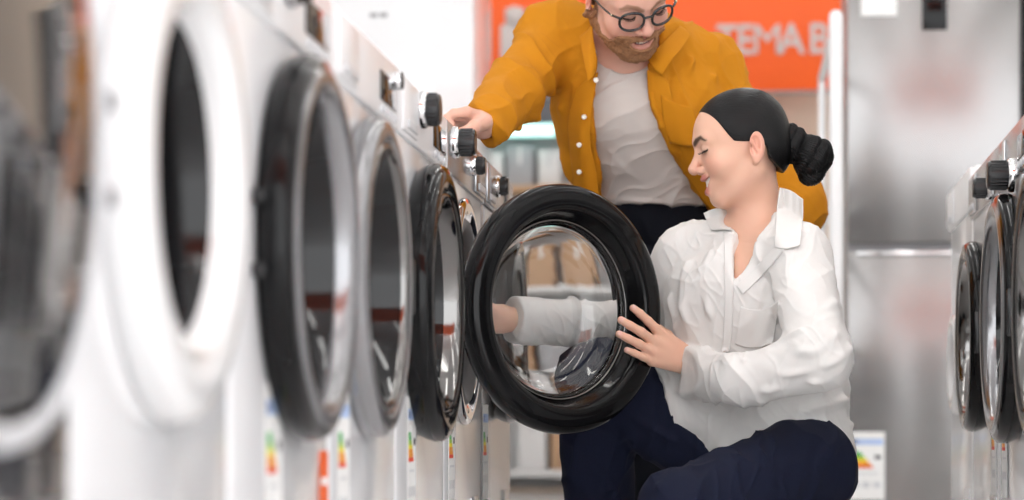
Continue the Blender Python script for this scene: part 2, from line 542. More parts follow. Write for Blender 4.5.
def thick(t_):
    return [(ro * (1 - 0.0), -0.020), (ro * 0.985, -0.018), (ro * 0.955, -0.024), (ro * 0.92, -0.040), (ro * 0.875, -0.060), (ro * 0.80, -0.078), (ro * 0.68, -0.089), (ro * 0.5, -0.0945), (ro * 0.25, -0.0965), (0, -0.097)]
outer = thick(0)
inner = [(0, -0.0995), (ro * 0.25, -0.099), (ro * 0.5, -0.0972), (ro * 0.69, -0.0917), (ro * 0.815, -0.0803), (ro * 0.892, -0.0617), (ro * 0.938, -0.0412), (ro * 0.972, -0.0265), (ro * 1.0, -0.0225)]
dlathe('glass_bowl', outer + inner + [(ro, -0.020)], 'clear_glass')
bm = bmesh.new()
add_box(bm, (-0.045, 0.0, -0.035), (0.0, 0.03, 0.035), 0.006, 2)
add_tube(bm, [(-0.022, 0.004, -0.055), (-0.022, 0.004, 0.055)], 0.009, 14)
obj('hinge', bm, 'dark_chrome', hinge, auto=40)
bm = bmesh.new()
add_box(bm, (-0.037, 2 * R - 0.035, -0.03), (-0.028, 2 * R - 0.012, 0.03), 0.003, 2)
add_box(bm, (-0.055, 2 * R - 0.030, -0.012), (-0.034, 2 * R - 0.020, 0.012), 0.003, 2)
obj('door_latch', bm, 'grey_plastic', hinge, auto=40)

# right row: fronts look towards -X
def Rr(y): return (XR, y, BASE)
washer('washing_machine', Rr(4.04), PI, 'white washing machine nearest in the opposite row, only its edge in view', door='black_deep', R=0.232, door_z=0.495, knobs=((-0.05, 0.735, 0.027, 0.034),), lab=(0.2, 0.25))
washer('washing_machine', Rr(4.64), PI, 'white machine with protruding black door in the opposite row, big knob on its panel', door='black_chrome', R=0.237, door_z=0.495, knobs=((0.02, 0.728, 0.027, 0.05), ), lab=(-0.2, 0.25), panel='silver_paint', height=0.865)
washer('washing_machine', Rr(5.25), PI, 'white washing machine with a smaller chrome-ringed dark door in the opposite row', door='black_deep', R=0.205, door_z=0.485, knobs=((0.22, 0.745, 0.02, 0.04),), lab=(0.2, 0.25), panel='silver_paint', height=0.865)
washer('washing_machine', Rr(5.86), PI, 'plain white washing machine ending the opposite row near the steel fridge', door='white_ring', R=0.12, door_y=0.15, door_z=0.44, knobs=(), lab=None, height=0.89, screen=None)

WR = [o for o in bpy.data.objects if o.get('label', '').startswith('white machine with protruding')][0]
bm = bmesh.new()
add_box(bm, (0.0, 0.165, 0.61), (0.001, 0.265, 0.74))
add_box(bm, (0.001, 0.172, 0.715), (0.0014, 0.258, 0.73), mi=2)
for k in range(5):
    add_box(bm, (0.001, 0.175, 0.695 - 0.017 * k), (0.0014, 0.25 - 0.012 * (k % 3), 0.703 - 0.017 * k), mi=1 + (k % 2))
obj('printed_sheet', bm, ['paper_white', 'label_ink', 'label_blue'], WR)

# ------------------------------------------------------------------ behind
def fridge(name, u0, u1, d, label, body, hgt, seam, display=None, labels=(), depth=0.6, cat='fridge'):
    p0, p1 = W(u0, 432, d), W(u1, 432, d)
    w = (p1 - p0).length
    mid = (p0 + p1) / 2
    t = empty(name, (mid.x, mid.y, 0), 0.0)
    tag(t, label, cat)
    box_obj('cabinet', (-w / 2, 0.035, 0.03), (w / 2, depth, hgt), 'grey_plastic' if body == 'stainless' else body, t, 0.006)
    lo = box_obj('door', (-w / 2, 0, 0.028), (w / 2, 0.034, seam - 0.013), body, t, 0.006)
    up = box_obj('door', (-w / 2, 0, seam + 0.013), (w / 2, 0.034, hgt), body, t, 0.006)
    box_obj('handle', (-w / 2 + 0.03, -0.012, seam - 0.030), (w / 2 - 0.03, -0.001, seam - 0.016), 'chrome' if body == 'stainless' else 'pale_grey', lo, 0.004)
    if display:
        a, b = W(display[0], display[1], d), W(display[2], display[3], d)
        cx = (a - mid).x, (b - mid).x
        box_obj('display', (min(cx), -0.004, b.z), (max(cx), 0.001, a.z), 'black_gloss', up, 0.002)
    for (a0, b0, a1, b1, kind) in labels:
        a, b = W(a0, b0, d), W(a1, b1, d)
        if kind == 'energy':
            e = energy_label(t, 0, 0, abs(b.x - a.x), a.z - b.z)
            e.location = ((a.x + b.x) / 2 - mid.x, -0.001, (a.z + b.z) / 2)
            e.rotation_euler = (0, 0, -PI / 2)
        else:
            box_obj('sticker', (a.x - mid.x, -0.003, b.z), (b.x - mid.x, -0.0005, a.z), 'paper_white', up)
    for sx in (-1, 1):
        for yy in (0.1, depth - 0.08):
            bm = bmesh.new()
            add_lathe(bm, [(0, 0), (0.025, 0), (0.025, 0.03), (0, 0.03)], 'z', 20, (sx * (w / 2 - 0.06), yy, 0))
            obj('foot', bm, 'black_rubber', t, auto=40)
    return t

fridge('fridge', 848, 1019, 8.2, 'tall stainless steel fridge with a black display and energy label', 'stainless', 1.95, 0.32 + 8.2 * 174 / F,
       display=(922, -30, 947, 30), labels=((849, 432, 885, 500, 'energy'), (861, -10, 897, 15, 'plain')))
fridge('fridge', 1022, 1170, 8.25, 'black fridge standing just beside the stainless steel one', 'black_satin', 1.95, 0.9)
fridge('freezer', 300, 474, 8.6, 'tall white freezer behind the row of machines, small grey lettering', 'white_enamel', 2.0, 0.9)
# unseen orange sign, added near the camera for its pink glow on the fridge
glow_sign = empty('store_sign', (1.25, 0.7, 2.15))
tag(glow_sign, 'orange sign on rods, added out of view for its glow on the steel fridge', 'sign')
box_obj('board', (-1.8, -0.02, -0.2), (1.8, 0.02, 0.80), 'sign_orange', glow_sign, 0.004)
for sx in (-0.9, 0.9):
    bm = bmesh.new()
    add_tube(bm, [(sx, 0, 0.80), (sx, 0, 1.25)], 0.006, 10)
    obj('hanging_rod', bm, 'chrome', glow_sign, smooth=True)

# small grey lettering on the white freezer
def text_part(name, s, size, m, parent, loc, rot, ext=0.004, bold=0.0):
    cu = bpy.data.curves.new(name, 'FONT')
    cu.body = s
    cu.size = size
    cu.extrude = ext
    cu.offset = bold
    cu.align_x = 'CENTER'
    tmp = bpy.data.objects.new(name, cu)
    C.objects.link(tmp)
    bpy.context.view_layer.update()
    me = bpy.data.meshes.new_from_object(tmp.evaluated_get(bpy.context.evaluated_depsgraph_get()))
    bpy.data.objects.remove(tmp)
    me.materials.clear()
    o = link_mesh(name, me, m, parent, smooth=False)
    o.location = loc
    o.rotation_euler = rot
    return o

# orange hanging sign with white lettering
dS = 11.3
a, b = W(468, 95, dS), W(846, 95, dS)
sign = empty('store_sign', ((a.x + b.x) / 2, a.y, a.z))
tag(sign, 'orange shop sign board with big white letters on the rear wall', 'sign')
sw = (b.x - a.x) / 2
box_obj('board', (-sw, 0.0, 0.0), (sw, 0.05, 0.95), 'sign_orange', sign, 0.004)
box_obj('edge_strip', (-sw, -0.004, -0.012), (sw, 0.05, -0.001), 'grey_plastic', sign, 0.003)
def sign_text(s, u, v, hpx, bold, sx=1.0, depth=dS):
    p = W(u, v, depth)
    o = text_part('lettering', s, hpx * depth / F / 0.69, 'sign_white', sign, (p.x - sign.location.x, -0.006, p.z - sign.location.z), (PI / 2, 0, 0), 0.006, bold)
    o.scale = (sx, 1, 1)
for ch, uu, sx in (('T', 727, 0.8), ('E', 745, 0.8), ('M', 767, 0.95), ('A', 791, 0.9), ('B', 818, 0.9)):
    sign_text(ch, uu, 58.5, 29, 0.0 if ch == 'M' else 0.003, sx)
# white pictogram at the other end of the board
bm = bmesh.new()
for (u0, v0, u1, v1) in ((506, 9, 525, 60), (501, 26, 545, 60), (530, 9, 548, 60)):
    p, q = W(u0, v0, dS), W(u1, v1, dS)
    add_box(bm, (p.x - sign.location.x, -0.012 - u0 * 1e-5, q.z - sign.location.z), (q.x - sign.location.x, -0.001, p.z - sign.location.z), 0.005, 3)
for (u0, v0, r) in ((515.5, 17, 9.5), (539, 17, 9.5)):
    p = W(u0, v0, dS)
    add_lathe(bm, [(0, -0.019 - u0 * 1e-5), (r * dS / F, -0.019 - u0 * 1e-5), (r * dS / F, -0.001), (0, -0.001)], 'y', 32, (p.x - sign.location.x, 0, p.z - sign.location.z))
obj('pictogram', bm, 'sign_white', sign)

# wall shelving on the left of the rear wall: dark header, lit strip, goods
dG = 10.9
a, b = W(440, 0, dG), W(640, 0, dG)
g0 = Vector(((a.x + b.x) / 2, a.y, 0))
gw = (b.x - a.x) / 2
def gz(v): return W(512, v, dG).z
gond = empty('shelf_unit', g0)
tag(gond, 'white wall shelving with dark header board and lit cyan edge', 'shelf')
box_obj('back_panel', (-gw, 0.36, 0.02), (gw, 0.40, gz(98)), 'shelf_white', gond, 0.004)
box_obj('header', (-gw, 0.0, gz(124)), (gw, 0.355, gz(99)), 'shelf_grey', gond, 0.004)
box_obj('light_strip', (-gw + 0.1, -0.006, gz(137)), (gw - 0.38, 0.03, gz(125.5)), 'strip_cyan', gond, 0.004)
for v in (186, 285, 385, 470):
    box_obj('shelf_board', (-gw, 0.0, gz(v) - 0.03), (gw, 0.355, gz(v)), 'carton_tan' if v == 186 else 'shelf_white', gond, 0.004)
for sx in (-1, 1):
    box_obj('side_panel', (sx * gw - 0.02, -0.004, 0.0), (sx * gw + 0.02, 0.40, gz(99)), 'shelf_white', gond, 0.004)
def carton(u0, u1, v0, v1, m, label, y=0.05, dp=0.26):
    a, b = W(u0, v0, dG), W(u1, v1, dG)
    t = empty('carton', ((a.x + b.x) / 2, g0.y + y, b.z))
    tag(t, label, 'box', 'cartons on the rear shelving')
    w, h = (b.x - a.x) / 2, a.z - b.z
    box_obj('box_body', (-w, 0, 0), (w, dp, h), m, t, 0.004)
    box_obj('lid_tape', (-w * 0.12, -0.002, h * 0.55), (w * 0.12, dp, h + 0.002), 'paper_white' if m != 'carton_white' else 'pale_grey', t)
    return t
carton(478, 502, 152, 185.6, 'carton_white', 'white carton at the near end of the top shelf under the lit strip')
carton(506, 533, 146, 185.6, 'carton_grey', 'grey carton in the middle of the top shelf under the lit strip')
carton(538, 560, 150, 185.6, 'carton_white', 'white carton beside the mustard shirt, top shelf under the lit strip')
carton(484, 520, 215, 284.6, 'carton_white', 'wide white carton on the second shelf, behind the opened door')
carton(525, 556, 225, 284.6, 'carton_tan', 'tan carton on the second shelf, behind the opened door')
carton(565, 600, 222, 284.6, 'carton_tan', 'tan carton on the second shelf, behind the standing man')
carton(490, 530, 310, 384.6, 'carton_tan', 'tan carton on the third shelf, seen only through the door glass')
carton(538, 575, 318, 384.6, 'carton_grey', 'grey carton on the third shelf, seen only through the door glass')
carton(518, 546, 400, 469.6, 'carton_white', 'white carton on the lowest shelf, just below the opened door')
carton(551, 562, 396, 469.6, 'carton_tan', 'narrow tan carton on the lowest shelf beside the navy trouser leg')

# white wire display rack beside the fridge
dR = 7.4
def rz(v): return W(832, v, dR).z
a, b = W(836, 0, dR), W(822, 0, dR + 0.9)
rk = empty('display_rack', (a.x, a.y, 0))
tag(rk, 'white tubular display rack standing upright beside the steel fridge', 'rack')
def post(p, q, r, name='upright'):
    bm = bmesh.new()
    add_tube(bm, [p, q], r, 20)
    return obj(name, bm, 'white_plastic', rk, auto=60)
dx, dy = b.x - a.x, b.y - a.y
post((0, 0, 0.02), (0, 0, rz(16)), 0.022)
add_cap = bmesh.new(); add_lathe(add_cap, [(0.022, -0.004), (0.0195, 0.008), (0.012, 0.016), (0, 0.019)], 'z', 20, (0, 0, rz(16)))
obj('end_cap', add_cap, 'white_plastic', rk, smooth=True)
post((dx, dy, 0.02), (dx, dy, rz(40)), 0.013)
for v in (26, 200, 330, 450):
    post((0, 0, rz(v)), (dx, dy, rz(v) - (0.03 if v == 26 else 0)), 0.014, 'rail')
for p in ((0, 0), (dx, dy)):
    bm = bmesh.new()
    add_box(bm, (p[0] - 0.05, p[1] - 0.05, 0), (p[0] + 0.05, p[1] + 0.05, 0.022), 0.005)
    obj('foot', bm, 'white_plastic', rk, auto=40)

fz = [o for o in bpy.data.objects if o.name.startswith('freezer')][0]
p = W(378, 16, 8.6)
bm = bmesh.new()
for du in (-4.5, 5.5):
    q = W(378 + du, 15, 8.6)
    add_box(bm, (q.x - fz.location.x - 0.014, -0.003, q.z - 0.008), (q.x - fz.location.x + 0.014, -0.0005, q.z + 0.008), 0.001)
obj('badge', bm, 'grey_plastic', fz)
# ------------------------------------------------------------------ sculpting: smooth-blended shapes meshed into one continuous skin
RES = 1.0
def v3(p): return np.array([p[0], p[1], p[2]], dtype=float)

def cap(p, a, b, ra, rb=None):
    """round limb segment, radius ra at a to rb at b"""
    rb = ra if rb is None else rb
    a, b = v3(a), v3(b)
    ab = b - a
    t = np.clip(((p - a) @ ab) / max(ab @ ab, 1e-12), 0, 1)
    return np.linalg.norm(p - a - t[:, None] * ab, axis=1) - (ra + (rb - ra) * t)

def ecap(p, a, b, ra, rb, side, s, s2=None):
    """limb segment with an oval section: s times wider along side"""
    a, b, n = v3(a), v3(b), v3(side)
    n = n / np.linalg.norm(n)
    ab = b - a
    t = np.clip(((p - a) @ ab) / max(ab @ ab, 1e-12), 0, 1)
    q = p - a - t[:, None] * ab
    k = q @ n
    ss = s + ((s2 if s2 is not None else s) - s) * t
    q = q - np.outer(k, n) + np.outer(k / ss, n)
    return np.linalg.norm(q, axis=1) - (ra + (rb - ra) * t)

def ell(p, c, r, rot=None):
    q = p - v3(c)
    if rot is not None: q = q @ rot
    r = np.array(r, dtype=float)
    k0 = np.linalg.norm(q / r, axis=1)
    k1 = np.linalg.norm(q / (r * r), axis=1)
    return k0 * (k0 - 1.0) / np.maximum(k1, 1e-9)

def sph(p, c, r): return np.linalg.norm(p - v3(c), axis=1) - r

def rbox(p, c, h, r, rot=None):
    q = p - v3(c)
    if rot is not None: q = q @ rot
    q = np.abs(q) - (np.array(h) - r)
    return np.linalg.norm(np.maximum(q, 0), axis=1) + np.minimum(q.max(axis=1), 0) - r

def su(a, b, k):
    h = np.clip(0.5 + 0.5 * (b - a) / k, 0, 1)
    return b + (a - b) * h - k * h * (1 - h)

def ss_(a, b, k):
    """a minus b, smoothly"""
    return -su(-a, b, k)

def si(a, b, k): return -su(-a, -b, k)

def chain(p, pts, rs, k=0.01):
    d = None
    for i in range(len(pts) - 1):
        e = cap(p, pts[i], pts[i + 1], rs[i], rs[i + 1])
        d = e if d is None else np.minimum(d, e) if k <= 0 else su(d, e, k)
    return d

def spline(pts, n=8):
    A = np.array([tuple(p) for p in pts], dtype=float)
    out = []
    m = len(A)
    for i in range(m - 1):
        p0, p1, p2, p3 = A[max(i - 1, 0)], A[i], A[i + 1], A[min(i + 2, m - 1)]
        for k in range(n):
            t = k / n
            out.append(0.5 * ((2 * p1) + (-p0 + p2) * t + (2 * p0 - 5 * p1 + 4 * p2 - p3) * t * t + (-p0 + 3 * p1 - 3 * p2 + p3) * t ** 3))
    out.append(A[-1])
    return np.array(out)

def _hash(i, seed):
    x = (i[:, 0].astype(np.int64) * 73856093) ^ (i[:, 1].astype(np.int64) * 19349663) ^ (i[:, 2].astype(np.int64) * 83492791) ^ (seed * 2654435761)
    x = (x ^ (x >> 13)) * 1274126177
    x = x ^ (x >> 16)
    return (x & 0xFFFF) / 65535.0

def vnoise(p, seed=0):
    i = np.floor(p).astype(np.int64)
    f = p - i
    f = f * f * f * (f * (f * 6 - 15) + 10)
    r = 0
    for dx in (0, 1):
        for dy in (0, 1):
            for dz in (0, 1):
                w = (f[:, 0] if dx else 1 - f[:, 0]) * (f[:, 1] if dy else 1 - f[:, 1]) * (f[:, 2] if dz else 1 - f[:, 2])
                r = r + w * _hash(i + np.array([dx, dy, dz]), seed)
    return r

def sculpt(f, lo, hi, h):
    """Sparse surface nets of the zero set of f on a grid of step h: verts, quads"""
    lo = np.array(lo, dtype=float); hi = np.array(hi, dtype=float)
    lev = 4
    n0 = np.ceil((hi - lo) / (h * 2 ** lev)).astype(int)
    g = np.stack(np.meshgrid(*[np.arange(k) for k in n0], indexing='ij'), -1).reshape(-1, 3)
    for L_ in range(lev, -1, -1):
        s = h * 2 ** L_
        d = f(lo + (g + 0.5) * s)
        g = g[np.abs(d) < s * 0.87 * 1.6 + 0.002 * (L_ > 0)]
        if L_ > 0:
            off = np.array([(a, b, c) for a in (0, 1) for b in (0, 1) for c in (0, 1)])
            g = (g[:, None, :] * 2 + off[None]).reshape(-1, 3)
    N = n0 * 2 ** lev + 2
    key = lambda q: (q[..., 0].astype(np.int64) * N[1] + q[..., 1]) * N[2] + q[..., 2]
    off = np.array([(a, b, c) for a in (0, 1) for b in (0, 1) for c in (0, 1)])
    cor = g[:, None, :] + off[None]
    ck = key(cor)
    uk, first, inv = np.unique(ck.reshape(-1), return_index=True, return_inverse=True)
    uc = cor.reshape(-1, 3)[first]
    val = f(lo + uc * h)
    cv = val[inv].reshape(-1, 8)
    act = (cv.min(1) < 0) & (cv.max(1) >= 0)
    g, cv = g[act], cv[act]
    gk = key(g)
    order = np.argsort(gk)
    g, cv, gk = g[order], cv[order], gk[order]
    E = [(0, 4), (1, 5), (2, 6), (3, 7), (0, 2), (1, 3), (4, 6), (5, 7), (0, 1), (2, 3), (4, 5), (6, 7)]
    acc = np.zeros((len(g), 3)); cnt = np.zeros(len(g))
    for a, b in E:
        va, vb = cv[:, a], cv[:, b]
        m = (va < 0) != (vb < 0)
        t = np.where(m, va / np.where(m, va - vb, 1), 0)
        acc += m[:, None] * (off[a] + t[:, None] * (off[b] - off[a]))
        cnt += m
    V = lo + (g + acc / cnt[:, None]) * h
    quads = []
    def find(q):
        k = key(q)
        j = np.searchsorted(gk, k)
        j = np.clip(j, 0, len(gk) - 1)
        return j, gk[j] == k
    for ax in range(3):
        e1 = 4 if ax == 0 else 2 if ax == 1 else 1
        a, b = [(1, 2), (2, 0), (0, 1)][ax]
        m = (cv[:, 0] < 0) != (cv[:, e1] < 0)
        base = g[m]
        sgn = cv[m, 0] < 0
        da = np.zeros(3, int); da[a] = 1
        db = np.zeros(3, int); db[b] = 1
        j0, k0 = find(base); j1, k1 = find(base - da); j2, k2 = find(base - da - db); j3, k3 = find(base - db)
        ok = k0 & k1 & k2 & k3
        q = np.stack([j0, j1, j2, j3], 1)
        q[~sgn] = q[~sgn][:, ::-1]
        quads.append(q[ok])
    Q = np.concatenate(quads)
    # settle the vertices onto the surface
    for _ in range(2):
        e = h * 0.35
        d0 = f(V)
        gr = np.stack([f(V + np.eye(3)[i] * e) - f(V - np.eye(3)[i] * e) for i in range(3)], 1) / (2 * e)
        st = -(d0 / np.maximum((gr * gr).sum(1), 0.15))[:, None] * gr
        ln = np.linalg.norm(st, axis=1)
        st *= np.minimum(1, 0.6 * h / np.maximum(ln, 1e-9))[:, None]
        V = V + st
    nrm = gr / np.maximum(np.linalg.norm(gr, axis=1), 1e-9)[:, None]
    return V, Q, nrm

def skin_obj(name, f, lo, hi, h, m, parent=None, disp=None, color=None, base=None, relax=0, drop_islands=False):
    V, Q, nrm = sculpt(f, lo, hi, h * RES)
    for _ in range(relax):
        acc = np.zeros_like(V); cnt = np.zeros(len(V))
        for i in range(4):
            np.add.at(acc, Q[:, i], V[Q[:, (i + 1) % 4]]); np.add.at(cnt, Q[:, i], 1)
        V = 0.5 * V + 0.5 * acc / np.maximum(cnt, 1)[:, None]
    if disp is not None:
        V = V + nrm * disp(V, nrm)[:, None]
    col = color(V) if color is not None else None
    if base is not None:
        V = V - v3(base)
    me = bpy.data.meshes.new(name)
    nv, nq = len(V), len(Q)
    me.vertices.add(nv)
    me.vertices.foreach_set('co', V.astype(np.float32).reshape(-1))
    me.loops.add(nq * 4)
    me.loops.foreach_set('vertex_index', Q.astype(np.int32).reshape(-1))
    me.polygons.add(nq)
    me.polygons.foreach_set('loop_start', np.arange(0, nq * 4, 4, dtype=np.int32))
    me.update(calc_edges=True)
    if col is not None:
        at = me.color_attributes.new('pigment', 'FLOAT_COLOR', 'POINT')
        at.data.foreach_set('color', np.concatenate([col, np.ones((nv, 1))], 1).astype(np.float32).reshape(-1))
    o = link_mesh(name, me, m, parent)
    return o

def sstep(a, b, x):
    t = np.clip((x - a) / (b - a), 0, 1)
    return t * t * (3 - 2 * t)

class Head:
    """head frame: x to the person's left, y out of the face, z up; origin between the ears"""
    def __init__(s, c, X, Y, sc=1.0):
        s.c = v3(c)
        Y = v3(Y); Y /= np.linalg.norm(Y)
        X = v3(X); X -= Y * (X @ Y); X /= np.linalg.norm(X)
        Z = np.cross(Y, X)
        s.R = np.stack([X, Y, Z], 1)
        s.s = sc
    def loc(s, p): return (p - s.c) @ s.R / s.s
    def w(s, q): return Vector(s.c + s.R @ (np.array(q, dtype=float) * s.s))
    def ws(s, qs): return [s.w(q) for q in qs]

def mirror(f):
    return lambda q: f(np.stack([np.abs(q[:, 0]), q[:, 1], q[:, 2]], 1))

def head_sdf(q, P):
    """q in the head frame; P: person's settings. A full face."""
    a = np.stack([np.abs(q[:, 0]), q[:, 1], q[:, 2]], 1)
    g = P.get
    sk = g('skull', (-0.012, 0.040, 0.0735, 0.094, 0.083))
    d = ell(q, (0, sk[0], sk[1]), sk[2:])
    d = su(d, ell(q, (0, 0.030, 0.035), (0.060, 0.066, 0.066)), 0.03)           # forehead
    d = su(d, ell(q, (0, 0.028, -0.030), (0.057, 0.060, 0.072)), 0.03)          # mid face
    jw = g('jaw', 1.0)
    d = su(d, cap(a, (0.050 * jw, -0.004, -0.048), (0.020 * jw, 0.064, -0.086), 0.020, 0.017), 0.022)
    d = su(d, ell(q, (0, 0.071, -0.087 - g('chin', 0)), (0.020 * jw, 0.018, 0.017)), 0.018)
    d = su(d, sph(a, (0.036, 0.056, -0.022), 0.027 + g('cheek', 0)), 0.02)      # smiling cheeks
    d = su(d, cap(a, (0.008, 0.086, 0.030), (0.040, 0.072, 0.031), 0.011, 0.009), 0.016)  # brow ridge
    d = ss_(d, sph(a, (0.032, 0.106, 0.013), 0.0195), 0.014)                    # eye hollow
    d = su(d, ell(a, (0.0315, 0.0765, 0.0135), (0.0155, 0.0125, 0.0115)), 0.004)  # lidded eye
    # nose
    nt = g('nose', 0.113)
    d = su(d, cap(q, (0, 0.086, 0.020), (0, nt - 0.009, -0.017), 0.0075, 0.0095), 0.010)
    d = su(d, sph(q, (0, nt - 0.0095, -0.0195), 0.0105), 0.006)
    d = su(d, ell(a, (0.0125, 0.094, -0.0245), (0.0075, 0.0115, 0.0075)), 0.006)
    d = ss_(d, ell(a, (0.0065, 0.100, -0.0325), (0.0035, 0.006, 0.004)), 0.003)
    # mouth: muzzle, lips, smile opening
    d = su(d, ell(q, (0, 0.070, -0.054), (0.030, 0.026, 0.026)), 0.014)
    ul, ll, mo, mr = lip_lines(P)
    d = su(d, chain(a, ul, [0.0045, 0.0045, 0.004, 0.003], 0.002), 0.005)
    d = su(d, chain(a, ll, [0.0055, 0.0055, 0.0045, 0.003], 0.002), 0.005)
    d = ss_(d, chain(a, [(x, y + 0.003, z) for x, y, z in mo], mr, 0.001), 0.002)
    # ears
    t = math.radians(14)
    er = np.array([[1, 0, 0], [0, math.cos(t), -math.sin(t)], [0, math.sin(t), math.cos(t)]])
    oc = math.radians(-22)
    eo = np.array([[math.cos(oc), -math.sin(oc), 0], [math.sin(oc), math.cos(oc), 0], [0, 0, 1]])
    er = eo @ er
    ear = ell(a, (0.0765 * g('ear', 1), -0.014, g('earz', 0)), (0.0065, 0.0175, 0.030), er)
    ear = ss_(ear, ell(a, (0.0815 * g('ear', 1), -0.010, 0.002 + g('earz', 0)), (0.006, 0.0105, 0.019), er), 0.005)
    ear = su(ear, cap(a, (0.079 * g('ear', 1), -0.008, 0.012 + g('earz', 0)), (0.0785 * g('ear', 1), -0.013, -0.010 + g('earz', 0)), 0.003), 0.004)
    ear = su(ear, sph(a, (0.074 * g('ear', 1), -0.006, -0.027 + g('earz', 0)), 0.0075), 0.008)
    d = su(d, ear, 0.006)
    return d

def lip_lines(P):
    sm = P.get('smile', 0.006); op = P.get('open', 0.0); mz = P.get('mz', 0.0)
    ul = [(0, 0.0965, -0.0475 + mz), (0.010, 0.0945, -0.0465 + mz), (0.020, 0.0875, -0.048 + mz + sm * 0.3), (0.0305, 0.0715, -0.0525 + mz + sm)]
    ll = [(0, 0.0925, -0.0655 - op + mz), (0.010, 0.0910, -0.0645 - op + mz), (0.020, 0.0845, -0.060 - op * 0.6 + mz + sm * 0.4), (0.0305, 0.0715, -0.0525 + mz + sm)]
    mo = [(0, 0.092, -0.0563 - op * 0.5 + mz), (0.012, 0.090, -0.0560 - op * 0.5 + mz + sm * 0.15), (0.0265, 0.0765, -0.0535 - op * 0.12 + mz + sm * 0.7)]
    mr = [0.0036 + op * 0.46, 0.0036 + op * 0.44, 0.0018 + op * 0.20]
    return ul, ll, mo, mr

def face_color(q, P, skin, lip, brow):
    """pigment of skin, lips, brows; inside of mouth"""
    n = len(q)
    a = np.stack([np.abs(q[:, 0]), q[:, 1], q[:, 2]], 1)
    sm = P.get('smile', 0.006); op = P.get('open', 0.0)
    col = np.tile(np.array(skin), (n, 1))
    ck = np.exp(-(((a - np.array([0.040, 0.075, -0.020])) / 0.024) ** 2).sum(1))
    col = col * (1 - 0.16 * ck[:, None] * np.array([0.1, 1.0, 0.9]))
    nz = np.exp(-(((a - np.array([0.0, 0.108, -0.020])) / 0.016) ** 2).sum(1))
    col = col * (1 - 0.14 * nz[:, None] * np.array([0.1, 1.0, 0.9]))
    er = np.exp(-(((a - np.array([0.080, -0.014, 0.0])) / np.array([0.012, 0.025, 0.035])) ** 2).sum(1))
    col = col * (1 - 0.22 * er[:, None] * np.array([0.1, 1.0, 0.9]))
    ul, ll, mo_, mr = lip_lines(P)
    dl = np.minimum(chain(a, ul, [0.005, 0.005, 0.0042, 0.003], 0), chain(a, ll, [0.006, 0.006, 0.005, 0.003], 0))
    k = (1 - sstep(-0.0005, 0.0022, dl))[:, None] * P.get('lip', 0.8)
    col = col * (1 - k) + np.array(lip) * k
    mo = chain(a, [(x, y - 0.004, z) for x, y, z in mo_], mr, 0)
    k = (1 - sstep(-0.0012, 0.0008, mo))[:, None]
    col = col * (1 - k) + np.array([0.10, 0.02, 0.02]) * k
    bt = P.get('brow_t', 0.0035)
    br = [(0.011, 0, 0.0285), (0.022, 0, 0.0345), (0.038, 0, 0.0375), (0.050, 0, 0.0290)]
    flat = a * np.array([1.0, 0.0, 1.0])
    db = chain(flat, br, [bt * 1.0, bt * 1.2, bt * 0.9, bt * 0.35], 0) + np.where(a[:, 1] < 0.03, 1.0, 0.0)
    k = (1 - sstep(-0.001, 0.0022, db))[:, None] * P.get('brow', 0.9)
    col = col * (1 - k) + np.array(brow) * k
    # lash line where the lids meet
    la = [(0.0195, 0.0865, 0.0085), (0.0255, 0.0895, 0.0075), (0.0330, 0.0895, 0.0070), (0.0400, 0.0855, 0.0080), (0.0465, 0.0795, 0.0100)]
    dl = chain(a, la, [0.0006, 0.0012, 0.0016, 0.0016, 0.0010], 0)
    k = (1 - sstep(0.0, 0.0014, dl))[:, None] * P.get('lash', 0.95)
    col = col * (1 - k) + np.array([0.015, 0.010, 0.008]) * k
    return col

def lash_obj(hd, parent, base):
    for sx in (-1, 1):
        bm = bmesh.new()
        pts = [(0.0195, 0.0868, 0.0085), (0.0255, 0.0900, 0.0075), (0.0330, 0.0902, 0.0070), (0.0400, 0.0865, 0.0080), (0.0475, 0.0800, 0.0095)]
        sp = spline(pts, 4)
        add_tube(bm, [hd.w((sx * p[0], p[1], p[2])) - base for p in sp], 0.0011, 6)
        for i in range(2, len(sp), 1):
            p = sp[i]
            add_tube(bm, [hd.w((sx * p[0], p[1], p[2])) - base, hd.w((sx * (p[0] + 0.0012), p[1] + 0.005, p[2] - 0.0015)) - base, hd.w((sx * (p[0] + 0.0022), p[1] + 0.0085, p[2] + 0.0005)) - base], [0.0006, 0.0005, 0.0002], 5)
        obj('eyelashes', bm, 'hair_black', parent)

def teeth_obj(hd, parent, base, P):
    bm = bmesh.new()
    ul, ll, mo, mr = lip_lines(P)
    mz = P.get('mz', 0.0)
    for k in range(-5, 6):
        a = k / 5.0
        x = 0.0225 * math.sin(a * 1.2)
        y = 0.0895 - 0.0135 * (a * a)
        z = float(np.interp(abs(x), [m[0] for m in mo], [m[2] + r * 0.45 for m, r in zip(mo, mr)]))
        hw, hh = 0.0024, float(np.interp(abs(x), [m[0] for m in mo], [r * 0.85 for r in mr]))
        n0 = len(bm.verts)
        add_box(bm, (-hw, -0.0018, -hh), (hw, 0.0018, hh), 0.0008, 2)
        bm.verts.ensure_lookup_table()
        R = Matrix.Rotation(-a * 0.8, 3, 'Z')
        for v in bm.verts[n0:]:
            v.co = hd.w(R @ v.co + Vector((x, y, z))) - base
    obj('teeth', bm, 'teeth', parent, smooth=True)

